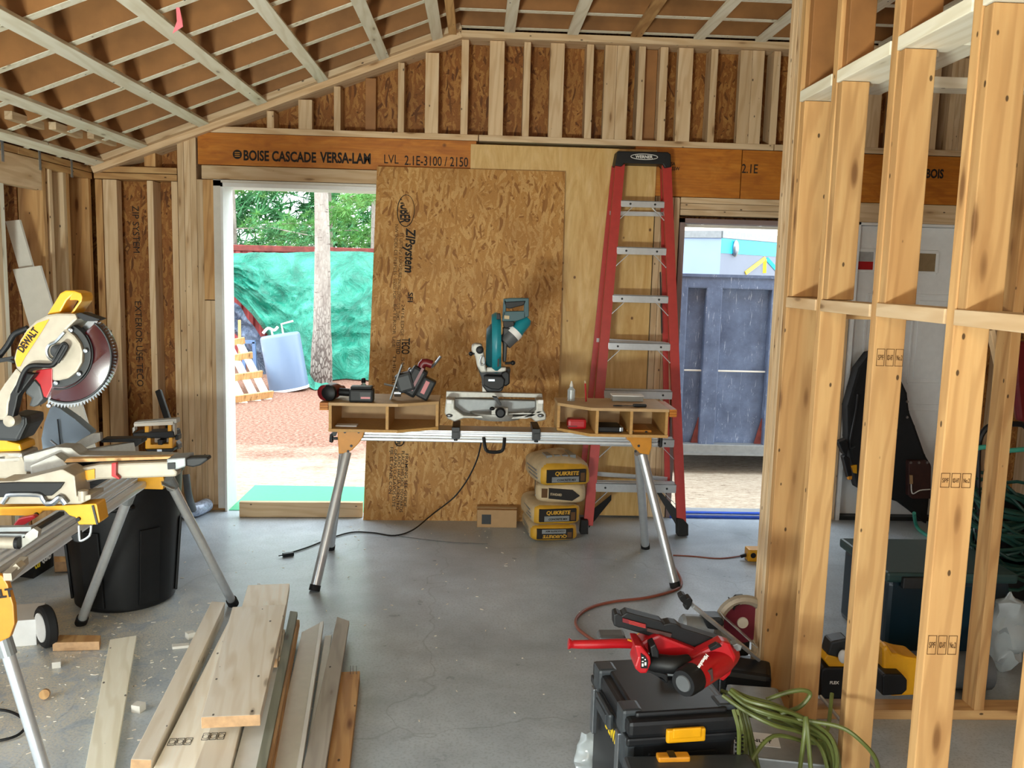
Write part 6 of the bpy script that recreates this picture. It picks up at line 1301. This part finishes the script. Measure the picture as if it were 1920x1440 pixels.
# tool vest hanging on the white door
tv = thing('tool_vest', 'black canvas tool vest with pouches hanging in front of the white door', 'vest', W(1650, 820, 5.70))
def K(x, y): return (1500+x/3.69, 620+y/3.69)
def kz(pts, y, d, n, m, bev=.01, sm=False): 
    y -= .07; b = MB(); b.prism([W(*K(*p), y) for p in pts], (0, d, 0), bev); return own(b.obj(n, M[m], None, sm), tv)
kz([(480, 150), (400, 260), (360, 400), (326, 520), (330, 740), (350, 880), (395, 1090), (560, 1150), (690, 1190), (790, 1265), (880, 1345), (905, 1100), (912, 930), (870, 860), (800, 660), (760, 560), (745, 430), (640, 200), (560, 140)], 5.71, .10, 'vest_body', 'canvas', .02)
kz([(265, 772), (320, 750), (340, 790), (325, 870), (305, 858)], 5.68, .06, 'tool_loop', 'black', .006); kz([(298, 875), (312, 862), (345, 880), (360, 1000), (352, 1030), (335, 1022)], 5.68, .05, 'holstered_tool', 'black', .006)
kz([(335, 1010), (362, 1005), (360, 1030), (338, 1033)], 5.675, .03, 'tool_tip', 'orange', .003); kz([(350, 935), (395, 928), (395, 990), (370, 985)], 5.70, .02, 'yellow_tape', 'yellow', .003)
kz([(752, 900), (885, 900), (910, 940), (905, 1165), (780, 1165), (750, 1140)], 5.67, .06, 'leather_pouch', 'leather', .008)
b = MB()
for p in ((769, 914), (825, 914), (882, 914), (743, 600), (745, 492)): b.rev(W(*K(*p), 5.595), (0, 1, 0), [(0, .008), (.01, .010)], 12)
own(b.obj('rivet', M['steel'], None, True), tv)
kz([(760, 1000), (780, 1000), (782, 1060), (762, 1062)], 5.66, .006, 'tag', 'card', 0); own(MB().tube([W(*K(770, 1062), 5.59), W(*K(772, 1110), 5.59), W(*K(785, 1128), 5.59), W(*K(830, 1105), 5.59), W(*K(900, 1098), 5.59)], .004, 6, 4).obj('string', M['inkw'], None, True), tv)
own(MB().tube([W(*K(400, 440), 5.63), W(*K(385, 560), 5.63), W(*K(350, 740), 5.63), W(*K(345, 810), 5.63), W(*K(380, 800), 5.63)], .007, 6, 4).obj('strap', M['dark'], None, True), tv)
# hose reel cart
hc = thing('hose_cart', 'black tubular cart wound with dark green hose behind the right-hand studs', 'cart', (2.62, 4.2, 0))
ch = lambda b, n, m: own(b.obj(n, M[m], None, True), hc)
ch(MB().tube([W(1833, 1090, 4.2), W(1833, 900, 4.2), W(1835, 835, 4.2), W(1845, 808, 4.2), W(1862, 797, 4.2), W(1905, 795, 4.2), W(1925, 803, 4.2), W(1935, 850, 4.2), W(1940, 1100, 4.2)], .014, 8, 4), 'frame', 'black')
random.seed(9); b = MB()
for k in range(26):
    c = W(1885+random.uniform(-10, 10), 985+random.uniform(-45, 60), 4.2+random.uniform(-.12, .12)); rx, rz_ = random.uniform(.13, .19), random.uniform(.04, .17); tl_ = random.uniform(-.9, .9)
    b.tube([c+V((math.cos(a)*rx, math.sin(a)*.10+.02*k/26, math.sin(a+tl_)*rz_)) for a in (6.283*i/20 for i in range(20))], .009, 6, closed=True)
ch(b, 'wound_hose', 'hosedark') if 'hosedark' in M else None
M['hosedark'] = plain('dark_green_hose', '#153f37', .45, 0, .15); ch(b, 'wound_hose', 'hosedark'); b = MB(); b.rev(W(1885, 1000, 4.30), (0, 1, 0), [(0, .0), (0, .20), (.02, .20)], 24); b.box(2.50, 2.95, 4.30, 4.45, 0.0, .25, .02); ch(b, 'reel', 'black')
ch(MB().tube([W(1826, 842, 4.1), W(1850, 838, 4.1), W(1880, 845, 4.1), W(1925, 842, 4.1)], .012, 8, 4), 'hose_end', 'hosemint')
tag(MB().prism([W(*p, 5.2) for p in ((1903, 640), (1960, 640), (1960, 800), (1912, 790), (1905, 720))], (0, .06, 0), .02).obj('red_jacket', M['dred']), 'dark red cloth hanging at the far right edge', 'jacket')
